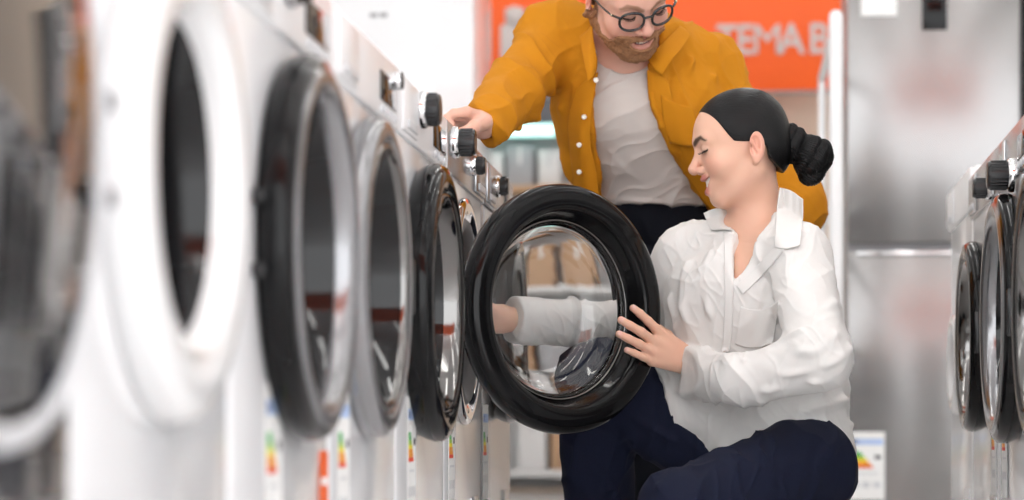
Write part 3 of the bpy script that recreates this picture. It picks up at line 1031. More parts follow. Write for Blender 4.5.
def hand_sdf(p, wrist, knuckles, fingers, thumb, rw=0.024, rf=0.0085, pw=0.013):
    """palm fanned from the wrist to four knuckles, four separate bent fingers, a thumb rooted at the side of the palm"""
    d = None
    w = v3(wrist)
    kn = [v3(k) for k in knuckles]
    for i, k in enumerate(kn):
        side = (kn[3] - kn[0]) / np.linalg.norm(kn[3] - kn[0])
        a = w + side * (i - 1.5) * 0.008
        e = cap(p, a, k, pw + 0.003, 0.0105)
        d = e if d is None else su(d, e, 0.012)
    for i, f in enumerate(fingers):
        sc = (1.0, 1.04, 1.0, 0.86)[i] * rf
        m = len(f)
        d = su(d, chain(p, f, [sc * (1.12 - 0.32 * j / (m - 1)) for j in range(m)], 0.003), 0.0045)
    if thumb is not None:
        m = len(thumb)
        d = su(d, chain(p, thumb, [rf * (1.75 - 0.75 * min(1, j / (m - 2))) * (0.85 if j == m - 1 else 1) for j in range(m)], 0.004), 0.008)
    return d

mat('skin_fair', (0.72, 0.45, 0.35), 0.42, vcol='pigment', sss=0.12, bump=(420, 0.08, 0.001), spec=0.4)
mat('skin_ruddy', (0.70, 0.42, 0.32), 0.42, vcol='pigment', sss=0.12, bump=(420, 0.1, 0.001), spec=0.4)
mat('hair_black', (0.004, 0.004, 0.0045), 0.4, spec=0.25, noise=(14, 0.3), bump=(260, 0.35, 0.002))
mat('hair_brown', (0.10, 0.045, 0.018), 0.5, noise=(90, 0.35), bump=(380, 0.8, 0.003))
mat('beard_ginger', (0.33, 0.16, 0.075), 0.6, noise=(200, 0.6), bump=(520, 0.9, 0.003))
mat('teeth', (0.86, 0.82, 0.74), 0.2, noise=(30, 0.02))
mat('linen_white', (0.80, 0.785, 0.765), 0.85, spec=0.3, noise=(60, 0.02), bump=(900, 0.25, 0.0006))
mat('cotton_ochre', (0.53, 0.205, 0.007), 0.85, spec=0.25, noise=(50, 0.04), bump=(1000, 0.22, 0.0006))
mat('tee_grey', (0.55, 0.50, 0.47), 0.85, noise=(60, 0.02), bump=(900, 0.2, 0.0005))
mat('denim_navy', (0.007, 0.010, 0.028), 0.8, spec=0.25, noise=(300, 0.3), bump=(1100, 0.3, 0.0006))
mat('trouser_charcoal', (0.012, 0.014, 0.022), 0.8, spec=0.25, noise=(200, 0.2), bump=(1000, 0.25, 0.0006))
mat('button_ivory', (0.80, 0.76, 0.68), 0.3, noise=(20, 0.02))
mat('thread_ochre', (0.50, 0.19, 0.012), 0.8, noise=(20, 0.02))
mat('thread_navy', (0.05, 0.06, 0.11), 0.8, noise=(20, 0.02))
mat('shoe_white', (0.8, 0.8, 0.8), 0.5, noise=(20, 0.02))
mat('shoe_brown', (0.12, 0.06, 0.03), 0.4, noise=(20, 0.05))

from mathutils.bvhtree import BVHTree
class Surf:
    """the sculpted surface of a garment, to lay pockets, collars and plackets on it"""
    def __init__(s, o, base):
        me = o.data
        co = np.empty(len(me.vertices) * 3, dtype=np.float32); me.vertices.foreach_get('co', co)
        lv = np.empty(len(me.loops), dtype=np.int32); me.loops.foreach_get('vertex_index', lv)
        s.t = BVHTree.FromPolygons((co.reshape(-1, 3) + v3(base)).tolist(), lv.reshape(-1, 4).tolist())
        s.base = Vector(base)
    def at(s, u, v, off=0.002, guess=None):
        ray = (W(u, v, 1.0) - CAM).normalized()
        h = s.t.ray_cast(CAM, ray)
        if h[0] is None: return None
        n = h[1] if h[1].dot(ray) < 0 else -h[1]
        return h[0] + n * off * 0.5 - ray * off * 0.5

def laid(name, surf, rows, off, thick, m, parent, sub=8, lift=None):
    """a cloth piece laid on a garment; rows of (u, v) outline points, off = height above it"""
    P = np.array(rows, dtype=float)
    a = np.stack([spline(np.c_[r, np.zeros(len(r))], sub) for r in P])[:, :, :2]
    G = np.stack([spline(np.c_[a[:, j], np.zeros(len(a))], sub) for j in range(a.shape[1])], 1)[:, :, :2]
    n, k = G.shape[:2]
    X = np.full((n, k, 3), np.nan)
    for i in range(n):
        for j in range(k):
            o = off + (lift(i / (n - 1), j / (k - 1)) if lift else 0)
            p = surf.at(G[i, j, 0], G[i, j, 1], o)
            if p is not None: X[i, j] = p
    for _ in range(60):          # fill misses from neighbours
        bad = np.isnan(X[..., 0])
        if not bad.any(): break
        Y = np.pad(X, ((1, 1), (1, 1), (0, 0)), constant_values=np.nan)
        with np.errstate(all='ignore'):
            nb = np.nanmean(np.stack([Y[:-2, 1:-1], Y[2:, 1:-1], Y[1:-1, :-2], Y[1:-1, 2:]]), 0)
        for i, j in zip(*np.nonzero(bad)):
            if not np.isnan(nb[i, j, 0]):
                d = depth_of(Vector(nb[i, j]))
                X[i, j] = tuple(W(G[i, j, 0], G[i, j, 1], d))
    for _ in range(3):
        Y = np.pad(X, ((1, 1), (1, 1), (0, 0)), mode='edge')
        X = 0.5 * X + 0.125 * (Y[:-2, 1:-1] + Y[2:, 1:-1] + Y[1:-1, :-2] + Y[1:-1, 2:])
    idx = np.arange(n * k).reshape(n, k)
    fc = np.stack([idx[:-1, :-1], idx[1:, :-1], idx[1:, 1:], idx[:-1, 1:]], -1).reshape(-1, 4)
    me = bpy.data.meshes.new(name)
    me.from_pydata((X.reshape(-1, 3) - v3(surf.base)).tolist(), [], fc.tolist())
    me.update()
    o = link_mesh(name, me, m, parent)
    so = o.modifiers.new('thickness', 'SOLIDIFY'); so.thickness = thick; so.offset = 0
    return o
# ------------------------------------------------------------------ the kneeling woman
def fl(u, d, z):
    """a point at height z under image column u, distance d"""
    p = W(u, 432, d)
    return Vector((p.x, p.y, z))

WB = fl(740, 4.75, 0.0)
woman = None
wh = Head(W(745.5, 149, 4.74), -FWD * 0.995 + RIGHT * 0.06, (-RIGHT) * math.cos(math.radians(12)) - UP * math.sin(math.radians(12)), 0.985)
WP = dict(jaw=0.90, smile=0.012, open=0.0105, mz=0.006, nose=0.1185, chin=-0.001, cheek=0.001, lip=0.85, brow_t=0.0034, lash=0.95,
          skull=(-0.004, 0.036, 0.071, 0.086, 0.081), earz=-0.006, ear=0.97)

# joints
w_neck0, w_neck1 = W(760, 226, 4.77), W(752, 178, 4.755)
w_chest, w_waist, w_pelvis = W(748, 292, 4.775), W(768, 385, 4.80), W(792, 455, 4.755)
w_shL, w_shR = W(800, 257, 4.635), W(690, 251, 4.875)
w_elL, w_elR = W(820, 357, 4.47), W(642, 328, 4.99)
w_side = (w_shL - w_shR).normalized()
w_hipL, w_hipR = W(806, 468, 4.66), W(775, 456, 4.87)
w_knL, w_knR = W(677, 508, 4.37), W(596, 379, 4.905)
w_anL, w_anR = fl(812, 4.60, 0.085), fl(600, 4.98, 0.085)

# the opened door, to lay the hand on its rim
bpy.context.view_layer.update()
dM = hinge.matrix_world.copy()
d_n = (dM.to_3x3() @ Vector((1, 0, 0))).normalized()
d_front = dM @ (DC + Vector((0.0265, 0, 0)))
def rim(u, v, out=0.008):
    return on_plane(u, v, d_front + d_n * out, d_n)

w_wrL = W(688, 361, depth_of(rim(688, 361, 0.0)) - 0.012)
wl_kn = [rim(657, 330, 0.008), rim(653, 341, 0.012), rim(651, 351, 0.011), rim(652, 361, 0.007)]
wl_f = [
    [wl_kn[0], rim(648, 321, 0.013), rim(640, 313.5, 0.0115), rim(633, 308, 0.0085)],
    [wl_kn[1], rim(641, 332, 0.015), rim(630, 325.5, 0.0125), rim(621, 320, 0.0085)],
    [wl_kn[2], rim(639, 344, 0.015), rim(628, 338.5, 0.0125), rim(619, 334, 0.0085)],
    [wl_kn[3], rim(643, 357, 0.012), rim(634, 353, 0.0105), rim(627, 350, 0.008)],
]
e_edge = dM @ (DC + Vector((-0.03, RD * 0.93, 0)))
wl_th = [W(680, 352, depth_of(w_wrL) + 0.004), rim(667, 336, -0.024), rim(655, 326, -0.052), rim(645, 319, -0.055)]

w_wrR = W(500, 319, 4.815)
wr_kn = [W(472, 309, 4.80), W(470, 316, 4.795), W(470, 324, 4.79), W(473, 331, 4.79)]
inx = Vector((-1, 0.1, 0))
wr_f = [[k, k + inx * 0.03 + UP * 0.004, k + inx * 0.05 - UP * 0.008, k + inx * 0.058 - UP * 0.026] for k in wr_kn]
wr_th = [W(492, 312, 4.80), W(478, 302, 4.77), W(466, 300, 4.76), W(458, 303, 4.755)]

def woman_body(p):
    q = wh.loc(p)
    d = head_sdf(q, WP) * wh.s
    d = su(d, ecap(p, w_neck0, w_neck1, 0.051, 0.047, FWD, 1.0), 0.028)
    # sinew of the neck
    t = ecap(p, w_pelvis, w_waist, 0.095, 0.085, w_side, 1.35)
    t = su(t, ecap(p, w_waist, w_chest, 0.085, 0.098, w_side, 1.35, 1.35), 0.04)
    t = su(t, ecap(p, w_chest, W(756, 248, 4.775), 0.098, 0.060, w_side, 1.35, 1.8), 0.04)
    t = su(t, cap(p, W(758, 236, 4.77), w_shL, 0.048, 0.046), 0.03)
    t = su(t, cap(p, W(758, 236, 4.77), w_shR, 0.048, 0.046), 0.03)
    d = su(d, t, 0.03)
    for sh, el, wr in ((w_shL, w_elL, w_wrL), (w_shR, w_elR, w_wrR)):
        md = W(740, 372, 4.565) if sh is w_shL else (el + wr) / 2
        d = su(d, chain(p, [sh, el, md, wr], [0.044, 0.036, 0.030, 0.025], 0.015), 0.02)
    d = su(d, hand_sdf(p, w_wrL, wl_kn, wl_f, wl_th, rf=0.0087, pw=0.013), 0.010)
    d = su(d, hand_sdf(p, w_wrR, wr_kn, wr_f, wr_th, rf=0.0087, pw=0.014), 0.012)
    for hp, kn, an in ((w_hipL, w_knL, w_anL), (w_hipR, w_knR, w_anR)):
        d = su(d, chain(p, [hp, kn, an], [0.082, 0.055, 0.036], 0.02), 0.03)
    # feet inside the shoes
    d = su(d, cap(p, w_anL, w_anL + Vector((-0.02, -0.05, -0.05)), 0.034, 0.028), 0.02)
    d = su(d, cap(p, w_anR, w_anR + Vector((-0.13, -0.03, -0.045)), 0.034, 0.028), 0.02)
    return d

def woman_color(V):
    col = np.tile(np.array((0.77, 0.46, 0.335)), (len(V), 1))
    q = wh.loc(V)
    m = (np.abs(q[:, 0]) < 0.1) & (np.abs(q[:, 1]) < 0.15) & (q[:, 2] > -0.13)
    col[m] = face_color(q[m], WP, (0.77, 0.46, 0.335), (0.58, 0.16, 0.15), (0.025, 0.017, 0.013))
    for f in wl_f:       # nails
        tip, pre = v3(f[-1]), v3(f[-2])
        c = tip + (tip - pre) / np.linalg.norm(tip - pre) * 0.003 + v3(d_n) * 0.0055
        k = np.exp(-(np.linalg.norm(V - c, axis=1) / 0.0055) ** 4)[:, None] * 0.8
        col = col * (1 - k) + np.array([0.80, 0.50, 0.45]) * k
    return col

lo = v3(fl(440, 4.3, -0.01)); hi = v3(fl(900, 5.1, 1.0))
lo = np.array([min(lo[0], -0.95), 4.1, -0.01]); hi = np.array([0.45, 5.25, 1.02])
woman = skin_obj('person', woman_body, lo, hi, 0.0021, 'skin_fair', None, color=woman_color, base=WB)
woman.location = WB
tag(woman, 'kneeling person with black hair bun in white linen shirt, arm behind the open door', 'person')
lash_obj(wh, woman, WB)
teeth_obj(wh, woman, WB, WP)

# ---- hair: sleek cap drawn back, twisted bun
def hair_cap(p):
    q = wh.loc(p)
    a = np.stack([np.abs(q[:, 0]), q[:, 1], q[:, 2]], 1)
    d = ell(q, (0, -0.005, 0.037), (0.0740, 0.0890, 0.0845))
    d = su(d, ell(q, (0, 0.026, 0.038), (0.0625, 0.0675, 0.0665)), 0.03)
    d = su(d, ell(q, (0, -0.044, -0.012), (0.059, 0.046, 0.056)), 0.03)
    # hairline: behind this curve (piecewise plane field), over and behind the ear
    y, z, x = a[:, 1], a[:, 2], a[:, 0]
    zs = np.array([-0.11, -0.075, -0.050, -0.030, -0.006, 0.004, 0.010, 0.015, 0.030, 0.060, 0.075, 0.092, 0.125])
    ys = np.array([-0.090, -0.075, -0.052, -0.036, -0.034, -0.022, 0.010, 0.027, 0.036, 0.050, 0.059, 0.069, 0.074])
    yl = np.interp(z, zs, ys)
    yl = yl + (1 - sstep(0.0, 0.055, x)) * np.interp(z, [0.05, 0.075, 0.11], [0.0, 0.010, 0.004])
    d = np.maximum(d, (y - yl) * 0.55)
    return d * wh.s
mat('hair_sleek', (0.003, 0.0029, 0.0032), 0.34, spec=0.26, noise=(14, 0.3))
def strand_bump(m, direction):
    nt = m.node_tree
    b = nt.nodes['Principled BSDF']
    tc = nt.nodes.new('ShaderNodeTexCoord')
    mp = nt.nodes.new('ShaderNodeMapping')
    mp.inputs['Rotation'].default_value = direction
    mp.inputs['Scale'].default_value = (12, 420, 420)
    n = nt.nodes.new('ShaderNodeTexNoise'); n.inputs['Scale'].default_value = 1.0; n.inputs['Detail'].default_value = 4
    bp = nt.nodes.new('ShaderNodeBump'); bp.inputs['Strength'].default_value = 0.55; bp.inputs['Distance'].default_value = 0.002
    nt.links.new(tc.outputs['Object'], mp.inputs['Vector']); nt.links.new(mp.outputs['Vector'], n.inputs['Vector'])
    nt.links.new(n.outputs['Fac'], bp.inputs['Height']); nt.links.new(bp.outputs['Normal'], b.inputs['Normal'])
strand_bump(M('hair_sleek'), (0, math.radians(-18), 0))
c0 = v3(wh.c)
hair = skin_obj('hair', hair_cap, c0 - 0.17, c0 + 0.17, 0.0022, 'hair_sleek', woman, base=WB)

# bun: a twisted base and a coiled knot
def D(u, v, dd=0.0): return W(u - 5, v, 4.745 + dd)
bm = bmesh.new()
def coil(c, ax, ux, r0, r1, turns, lift, rt, ph=0.0, n=40):
    ax, ux = Vector(ax).normalized(), Vector(ux)
    ux = (ux - ax * ux.dot(ax)).normalized(); vx = ax.cross(ux)
    pts, rs = [], []
    for i in range(n + 1):
        t = i / n
        a = ph + 2 * PI * turns * t
        r = r0 + (r1 - r0) * t
        pts.append(Vector(c) + ax * (lift * (t - 0.5)) + ux * r * math.cos(a) + vx * r * math.sin(a))
        rs.append(rt * (0.75 + 0.25 * math.sin(PI * t)))
    return pts, rs
tails = []
axis = (D(822, 165) - D(788, 140)).normalized()
tails.append(coil(D(795, 143), axis, UP, 0.024, 0.021, 1.6, 0.026, 0.0155))
tails.append(coil(D(806, 150), axis, UP, 0.020, 0.024, 1.3, 0.024, 0.0145, 1.2))
tails.append(coil(D(819, 158), axis, UP, 0.029, 0.027, 1.7, 0.032, 0.0155, 0.5))
tails.append(coil(D(821, 159), (axis + FWD * 0.9), UP, 0.026, 0.020, 1.5, 0.022, 0.0145, 2.0))
tails.append(coil(D(817, 172), (axis * 0.5 + FWD), UP, 0.018, 0.014, 1.2, 0.02, 0.013, 0.3))
def bun(p):
    d = ell(p, D(796, 144), (0.022, 0.030, 0.030))
    d = su(d, ell(p, D(819, 158), (0.022, 0.028, 0.031)), 0.01)
    for pts, rs in tails:
        d = su(d, chain(p, pts[::2], rs[::2], 0), 0.006)
    return d
bc = v3(D(808, 152))
bun_o = skin_obj('bun', bun, bc - 0.09, bc + 0.09, 0.0017, 'hair_black', hair, base=WB,
                 disp=lambda V, n: 0.0013 * np.sin(1500 * (V @ v3(UP * 0.75 + RIGHT * 0.55 + FWD * 0.3)) + 9 * vnoise(V * 55, 3)))

# ---- clothes
def folds(V, n, amp, freq, direction, seed, ridge=2.0):
    """soft creases running across a direction"""
    d = v3(direction) / np.linalg.norm(v3(direction))
    w = V + 0.03 * (np.stack([vnoise(V * 14, seed), vnoise(V * 14, seed + 1), vnoise(V * 14, seed + 2)], 1) - 0.5)
    s = w @ d
    perp = w - np.outer(s, d)
    q = np.outer(s, d) * freq + perp * freq * 0.28
    r = vnoise(q, seed + 5)
    r = 1 - np.abs(2 * r - 1)
    return amp * (r ** ridge - 0.33)

def creases(V, lines):
    """raised folds along given lines: (a, b, width, height)"""
    o = np.zeros(len(V))
    for pts, wd, ht in lines:
        sp = spline(pts, 6)
        d = chain(V, sp, [0.0] * len(sp), 0)
        o += ht * np.exp(-(d / wd) ** 2)
    return o

def w_torso(p):
    t = ecap(p, W(782, 452, 4.765), w_waist, 0.132, 0.118, w_side, 1.2)
    t = su(t, ecap(p, w_waist, w_chest, 0.122, 0.116, w_side, 1.22, 1.3), 0.05)
    t = su(t, ecap(p, w_chest, W(756, 250, 4.775), 0.116, 0.064, w_side, 1.3, 1.75), 0.04)
    t = su(t, cap(p, W(758, 236, 4.77), w_shL, 0.056, 0.058), 0.035)
    t = su(t, cap(p, W(757, 237, 4.775), w_shR, 0.056, 0.056), 0.035)
    # the loose front hangs forward, the back falls straight
    t = su(t, ecap(p, W(712, 300, 4.82), W(700, 405, 4.86), 0.070, 0.085, w_side, 1.3), 0.05)
    t = su(t, ecap(p, W(804, 300, 4.79), W(808, 446, 4.78), 0.062, 0.062, FWD, 1.4), 0.05)
    return t

def woman_shirt(p):
    t = w_torso(p)
    # hem: cut below a sloping line, tail at the back
    hp = W(652, 372, 4.75)
    x = (p - v3(hp)) @ v3(RIGHT)
    z = p[:, 2]
    hx = np.array([-0.3, 0.0, 0.03, 0.06, 0.10, 0.2, 0.30, 0.37, 0.42])
    hz = np.array([W(650, v, 4.75).z for v in (350, 366, 405, 438, 452, 470, 478, 478, 474)])
    t = si(t, (np.interp(x, hx, hz) - z) * 0.42, 0.003)
    sl = chain(p, [w_shL, w_elL, W(742, 381, 4.545), W(684, 371, depth_of(w_wrL) - 0.003)], [0.060, 0.058, 0.047, 0.0475], 0.03)
    c0 = v3(W(682.5, 371, depth_of(w_wrL)))
    ax = v3((RIGHT - UP * 0.09 + FWD * 0.12).normalized())
    sl = si(sl, (c0 - p) @ ax, 0.004)
    sr = chain(p, [w_shR, w_elR, W(512, 319, 4.83)], [0.058, 0.056, 0.046], 0.03)
    c0 = v3(W(512, 319, 4.83)); ax = v3((w_elR - W(512, 319, 4.83)).normalized())
    sr = si(sr, (c0 - p) @ ax, 0.004)
    d = su(t, sl, 0.014)
    d = su(d, sr, 0.025)
    # neck opening and the V down the front
    front = v3(-RIGHT * 0.72 - FWD * 0.70)
    o = cap(p, W(756, 225, 4.76), W(746, 150, 4.74), 0.062, 0.08)
    v0, v1 = v3(W(755, 230, 4.70)), v3(W(735, 288, 4.655))
    o = su(o, cap(p, v0, v1, 0.045, 0.005), 0.012)
    d = ss_(d, o, 0.004)
    return d

elb = w_elL
w_lines = [
    ([W(842, 330, 4.42), W(815, 350, 4.40), W(786, 352, 4.47)], 0.009, 0.010),
    ([W(846, 350, 4.43), W(815, 372, 4.40), W(775, 372, 4.48)], 0.008, 0.009),
    ([W(835, 372, 4.44), W(800, 388, 4.43), W(762, 388, 4.49)], 0.008, 0.008),
    ([W(800, 330, 4.44), W(780, 345, 4.48), W(765, 362, 4.50)], 0.007, 0.009),
    ([W(838, 300, 4.50), W(812, 322, 4.47), W(790, 338, 4.52)], 0.009, 0.008),
    ([W(745, 362, 4.50), W(728, 372, 4.53), W(722, 392, 4.55)], 0.006, 0.006),
    ([W(800, 262, 4.57), W(775, 300, 4.62), W(760, 345, 4.66)], 0.010, 0.008),
    ([W(790, 250, 4.57), W(768, 275, 4.62), W(752, 320, 4.65)], 0.008, 0.005),
    ([W(690, 265, 4.76), W(684, 320, 4.74), W(676, 400, 4.72)], 0.012, 0.010),
    ([W(712, 255, 4.72), W(708, 330, 4.68), W(704, 420, 4.66)], 0.010, 0.008),
    ([W(672, 300, 4.79), W(668, 360, 4.77), W(672, 420, 4.75)], 0.010, 0.009),
    ([W(845, 400, 4.70), W(800, 412, 4.62), W(760, 410, 4.62)], 0.010, 0.012),
    ([W(850, 425, 4.72), W(810, 428, 4.62), W(772, 420, 4.62)], 0.009, 0.010),
    ([W(846, 380, 4.66), W(822, 400, 4.62), W(790, 404, 4.60)], 0.008, 0.010),
    ([W(735, 300, 4.64), W(733, 360, 4.64), W(728, 440, 4.64)], 0.004, 0.005),
    ([W(738, 410, 4.62), W(720, 420, 4.63), W(700, 440, 4.66)], 0.008, 0.009),
]
def shirt_disp(V, n):
    o = folds(V, n, 0.010, 15, UP * 0.30 + RIGHT * 0.9, 11, 3) + folds(V, n, 0.0065, 27, UP * 0.35 - RIGHT * 0.9 + FWD * 0.2, 31, 3) * 0.5 + folds(V, n, 0.0018, 52, UP * 0.5 + RIGHT * 0.8, 37, 4)
    calm = np.exp(-((np.linalg.norm(V - v3(W(690, 371, 4.6)), axis=1)) / 0.05) ** 2)
    return o * (1 - 0.7 * calm) + creases(V, w_lines)
shirt = skin_obj('shirt', woman_shirt, np.array([-0.75, 4.2, 0.08]), np.array([0.4, 5.25, 0.80]), 0.0026, 'linen_white', woman, disp=shirt_disp, base=WB, relax=1)

def wsheet(name, rows, th=0.0022, m='linen_white', par=None, sub=5):
    o = sheet(name, [[Vector(p) - WB for p in r] for r in rows], th, m, None, sub)
    o.parent = par or shirt
    return o
ws_ = Surf(shirt, WB)
laid('collar', ws_, [[(780, 187), (791, 190), (803, 199)], [(777, 208), (790, 214), (803, 218)], [(776, 230), (789, 234), (802, 234)], [(775, 248), (786, 250), (800, 247)]], 0.004, 0.0022, 'linen_white', shirt,
     lift=lambda a, b: 0.010 * (1 - a) * (1 - b) + 0.004 * b)
laid('collar', ws_, [[(729, 211), (716, 208), (703, 213)], [(730, 220), (719, 219), (707, 222)], [(731, 231), (722, 231), (712, 231)]], 0.004, 0.0022, 'linen_white', shirt, lift=lambda a, b: 0.006 * (1 - b))
laid('placket', ws_, [[(733, 232), (724, 233)], [(733.5, 262), (724.5, 263)], [(733.5, 290), (725, 291)], [(732.5, 330), (724, 331)], [(730, 352), (721.5, 353)]], 0.003, 0.002, 'linen_white', shirt)
laid('placket', ws_, [[(777, 246), (785, 249)], [(764, 259), (772, 266)], [(750, 273), (758, 281)], [(736, 286), (743, 295)]], 0.003, 0.002, 'linen_white', shirt)
laid('pocket', ws_, [[(741, 306), (752, 309), (766, 308), (780, 300)], [(738, 325), (749, 328), (763, 328), (777, 322)], [(735, 344), (746, 348), (759, 348), (773, 344)]], 0.0025, 0.002, 'linen_white', shirt)

def woman_jeans(p):
    g = su(sph(p, W(799, 478, 4.76), 0.095), ecap(p, W(782, 462, 4.76), W(776, 425, 4.785), 0.096, 0.088, w_side, 1.25), 0.04)
    g = si(g, (p - v3(W(780, 425, 4.785))) @ v3((W(780, 425, 4.785) - w_pelvis).normalized()), 0.01)
    d = chain(p, [w_hipL, w_knL, w_anL + Vector((0.0, 0.0, 0.02))], [0.100, 0.068, 0.050], 0.02)
    d = su(d, chain(p, [W(765, 478, 4.87), w_knR, fl(600, 4.98, 0.12)], [0.108, 0.080, 0.072], 0.02), 0.03)
    return su(d, g, 0.04)
j_lines = [
    ([W(655, 470, 4.36), W(690, 446, 4.44), W(740, 436, 4.56)], 0.010, 0.006),
    ([W(662, 488, 4.32), W(700, 470, 4.38), W(750, 462, 4.48)], 0.010, 0.007),
    ([W(690, 492, 4.34), W(730, 476, 4.42), W(800, 462, 4.52)], 0.003, 0.003),
    ([W(620, 400, 4.86), W(640, 420, 4.82), W(672, 440, 4.80)], 0.010, 0.009),
    ([W(600, 420, 4.84), W(625, 450, 4.84), W(660, 470, 4.84)], 0.010, 0.008),
    ([W(840, 470, 4.66), W(815, 485, 4.58), W(785, 496, 4.52)], 0.010, 0.007),
]
jeans = skin_obj('jeans', woman_jeans, np.array([-0.55, 4.1, 0.02]), np.array([0.4, 5.25, 0.5]), 0.0032, 'denim_navy', woman,
                 disp=lambda V, n: folds(V, n, 0.006, 16, RIGHT + UP * 0.5, 51, 3) + folds(V, n, 0.004, 34, RIGHT - UP * 0.4, 53, 4) + creases(V, j_lines), base=WB)

def shoe(name, an, fwd, parent, base, m, toe_down=False, ln=0.17):
    f = Vector(fwd).normalized()
    heel = Vector(an) + Vector((0, 0, -0.045)) - f * 0.035
    toe = Vector(an) + f * ln + (Vector((0, 0, -0.055)) if not toe_down else Vector((0, 0, -0.02)))
    side = f.cross(UP).normalized() if abs(f.z) < 0.9 else RIGHT
    def sd(p):
        d = ecap(p, heel, Vector(an) + f * 0.09 - UP * 0.045 * (0 if toe_down else 1), 0.038, 0.040, side, 1.0)
        d = su(d, ecap(p, Vector(an) + f * 0.07 - UP * 0.045 * (0 if toe_down else 1), toe, 0.040, 0.028, side, 1.3), 0.03)
        d = su(d, cap(p, Vector(an) - f * 0.01, heel, 0.046, 0.038), 0.03)
        return si(d, 0.001 - p[:, 2], 0.002)
    c = (heel + toe) / 2
    return skin_obj(name, sd, v3(c) - 0.2, v3(c) + 0.2, 0.005, m, parent, base=base)
shoe('shoe', w_anR, Vector((-1, -0.25, 0)), woman, WB, 'shoe_white')
shoe('shoe', w_anL, Vector((-0.5, -0.55, -0.28)), woman, WB, 'shoe_white', True, 0.10)
# ------------------------------------------------------------------ the standing man, leaning over
MB_ = fl(650, 5.42, 0.0)
mh = Head(W(626, -5, 5.03), RIGHT * 0.90 + UP * 0.29 + FWD * 0.33, RIGHT * 0.38 - UP * 0.66 - FWD * 0.65, 1.03)
MP = dict(jaw=0.99, smile=0.009, open=0.0045, mz=0.002, nose=0.116, chin=0.004, cheek=0.002, lip=0.75, brow_t=0.0042, brow=0.6, lash=0.6)
m_shR, m_shL = W(556, 38, 5.20), W(704, 72, 5.28)
m_neck0, m_neck1 = W(627, 58, 5.19), W(624, 22, 5.07)
m_chest, m_waist, m_pelvis = W(641, 112, 5.24), W(656, 190, 5.37), W(667, 232, 5.46)
m_side = (m_shL - m_shR).normalized()
m_elR, m_wrR = W(512, 92, 5.02), W(483, 124, 4.80)
m_elL, m_wrL = W(794, 206, 5.25), W(742, 268, 5.12)
m_hipR, m_hipL = W(652, 248, 5.48), W(704, 250, 5.50)
m_knR, m_knL = fl(654, 5.26, 0.42), fl(742, 5.30, 0.42)
m_anR, m_anL = fl(650, 5.54, 0.085), fl(750, 5.56, 0.085)

mr_kn = [W(467, 112, 4.735), W(463, 116, 4.755), W(460, 119, 4.775), W(458, 122, 4.795)]
mx = -RIGHT
mr_f = [[k, k + mx * 0.026 - UP * 0.003, k + mx * 0.040 - UP * 0.013, k + mx * 0.030 - UP * 0.024] for k in mr_kn]
mr_th = [W(484, 122, 4.765), W(474, 127, 4.725), W(466, 131, 4.71), W(459, 132, 4.715)]
ml_kn = [W(730, 288, 5.10), W(735, 291, 5.09), W(741, 292, 5.085), W(747, 291, 5.09)]
ml_f = [[k, k - UP * 0.035 - RIGHT * 0.004, k - UP * 0.058, k - UP * 0.075 + FWD * 0.004] for k in ml_kn]
ml_th = [W(737, 274, 5.11), W(724, 282, 5.10), W(718, 290, 5.095), W(716, 298, 5.095)]

def man_core(p):
    t = ecap(p, m_pelvis, m_waist, 0.105, 0.100, m_side, 1.22, 1.33)
    t = su(t, ecap(p, m_waist, m_chest, 0.100, 0.118, m_side, 1.35, 1.35), 0.04)
    t = su(t, ecap(p, m_chest, W(631, 66, 5.20), 0.118, 0.080, m_side, 1.35, 1.7), 0.04)
    t = su(t, cap(p, W(628, 56, 5.20), m_shR, 0.062, 0.060), 0.035)
    t = su(t, cap(p, W(632, 58, 5.20), m_shL, 0.062, 0.060), 0.035)
    t = su(t, cap(p, W(648, 44, 5.20), m_shL, 0.058, 0.054), 0.03)
    return t

def man_body(p):
    q = mh.loc(p)
    d = head_sdf(q, MP) * mh.s
    d = su(d, cap(p, m_neck0, m_neck1, 0.060, 0.058), 0.025)
    d = su(d, man_core(p), 0.03)
    for sh, el, wr in ((m_shR, m_elR, m_wrR), (m_shL, m_elL, m_wrL)):
        d = su(d, chain(p, [sh, el, wr], [0.052, 0.044, 0.029], 0.015), 0.02)
    d = su(d, hand_sdf(p, m_wrR, mr_kn, mr_f, mr_th, rf=0.0095, pw=0.017), 0.012)
    d = su(d, hand_sdf(p, m_wrL, ml_kn, ml_f, ml_th, rf=0.0095, pw=0.015), 0.012)
    for hp, kn, an in ((m_hipL, m_knL, m_anL), (m_hipR, m_knR, m_anR)):
        d = su(d, chain(p, [hp, kn, an], [0.085, 0.058, 0.040], 0.02), 0.03)
        d = su(d, cap(p, an, an + Vector((0, -0.13, -0.045)), 0.036, 0.03), 0.02)
    return d

def man_color(V):
    base = (0.72, 0.41, 0.315)
    col = np.tile(np.array(base), (len(V), 1))
    q = mh.loc(V)
    m = (np.abs(q[:, 0]) < 0.1) & (np.abs(q[:, 1]) < 0.15) & (q[:, 2] > -0.13)
    col[m] = face_color(q[m], MP, base, (0.50, 0.18, 0.15), (0.20, 0.09, 0.035))
    return col

man = skin_obj('person', man_body, np.array([-0.85, 4.55, 0.0]), np.array([0.6, 5.75, 1.40]), 0.0023, 'skin_ruddy', None, color=man_color, base=MB_)
man.location = MB_
tag(man, 'bearded person with glasses in open mustard shirt leaning over the kneeling person', 'person')
teeth_obj(mh, man, MB_, MP)
lash_obj(mh, man, MB_)

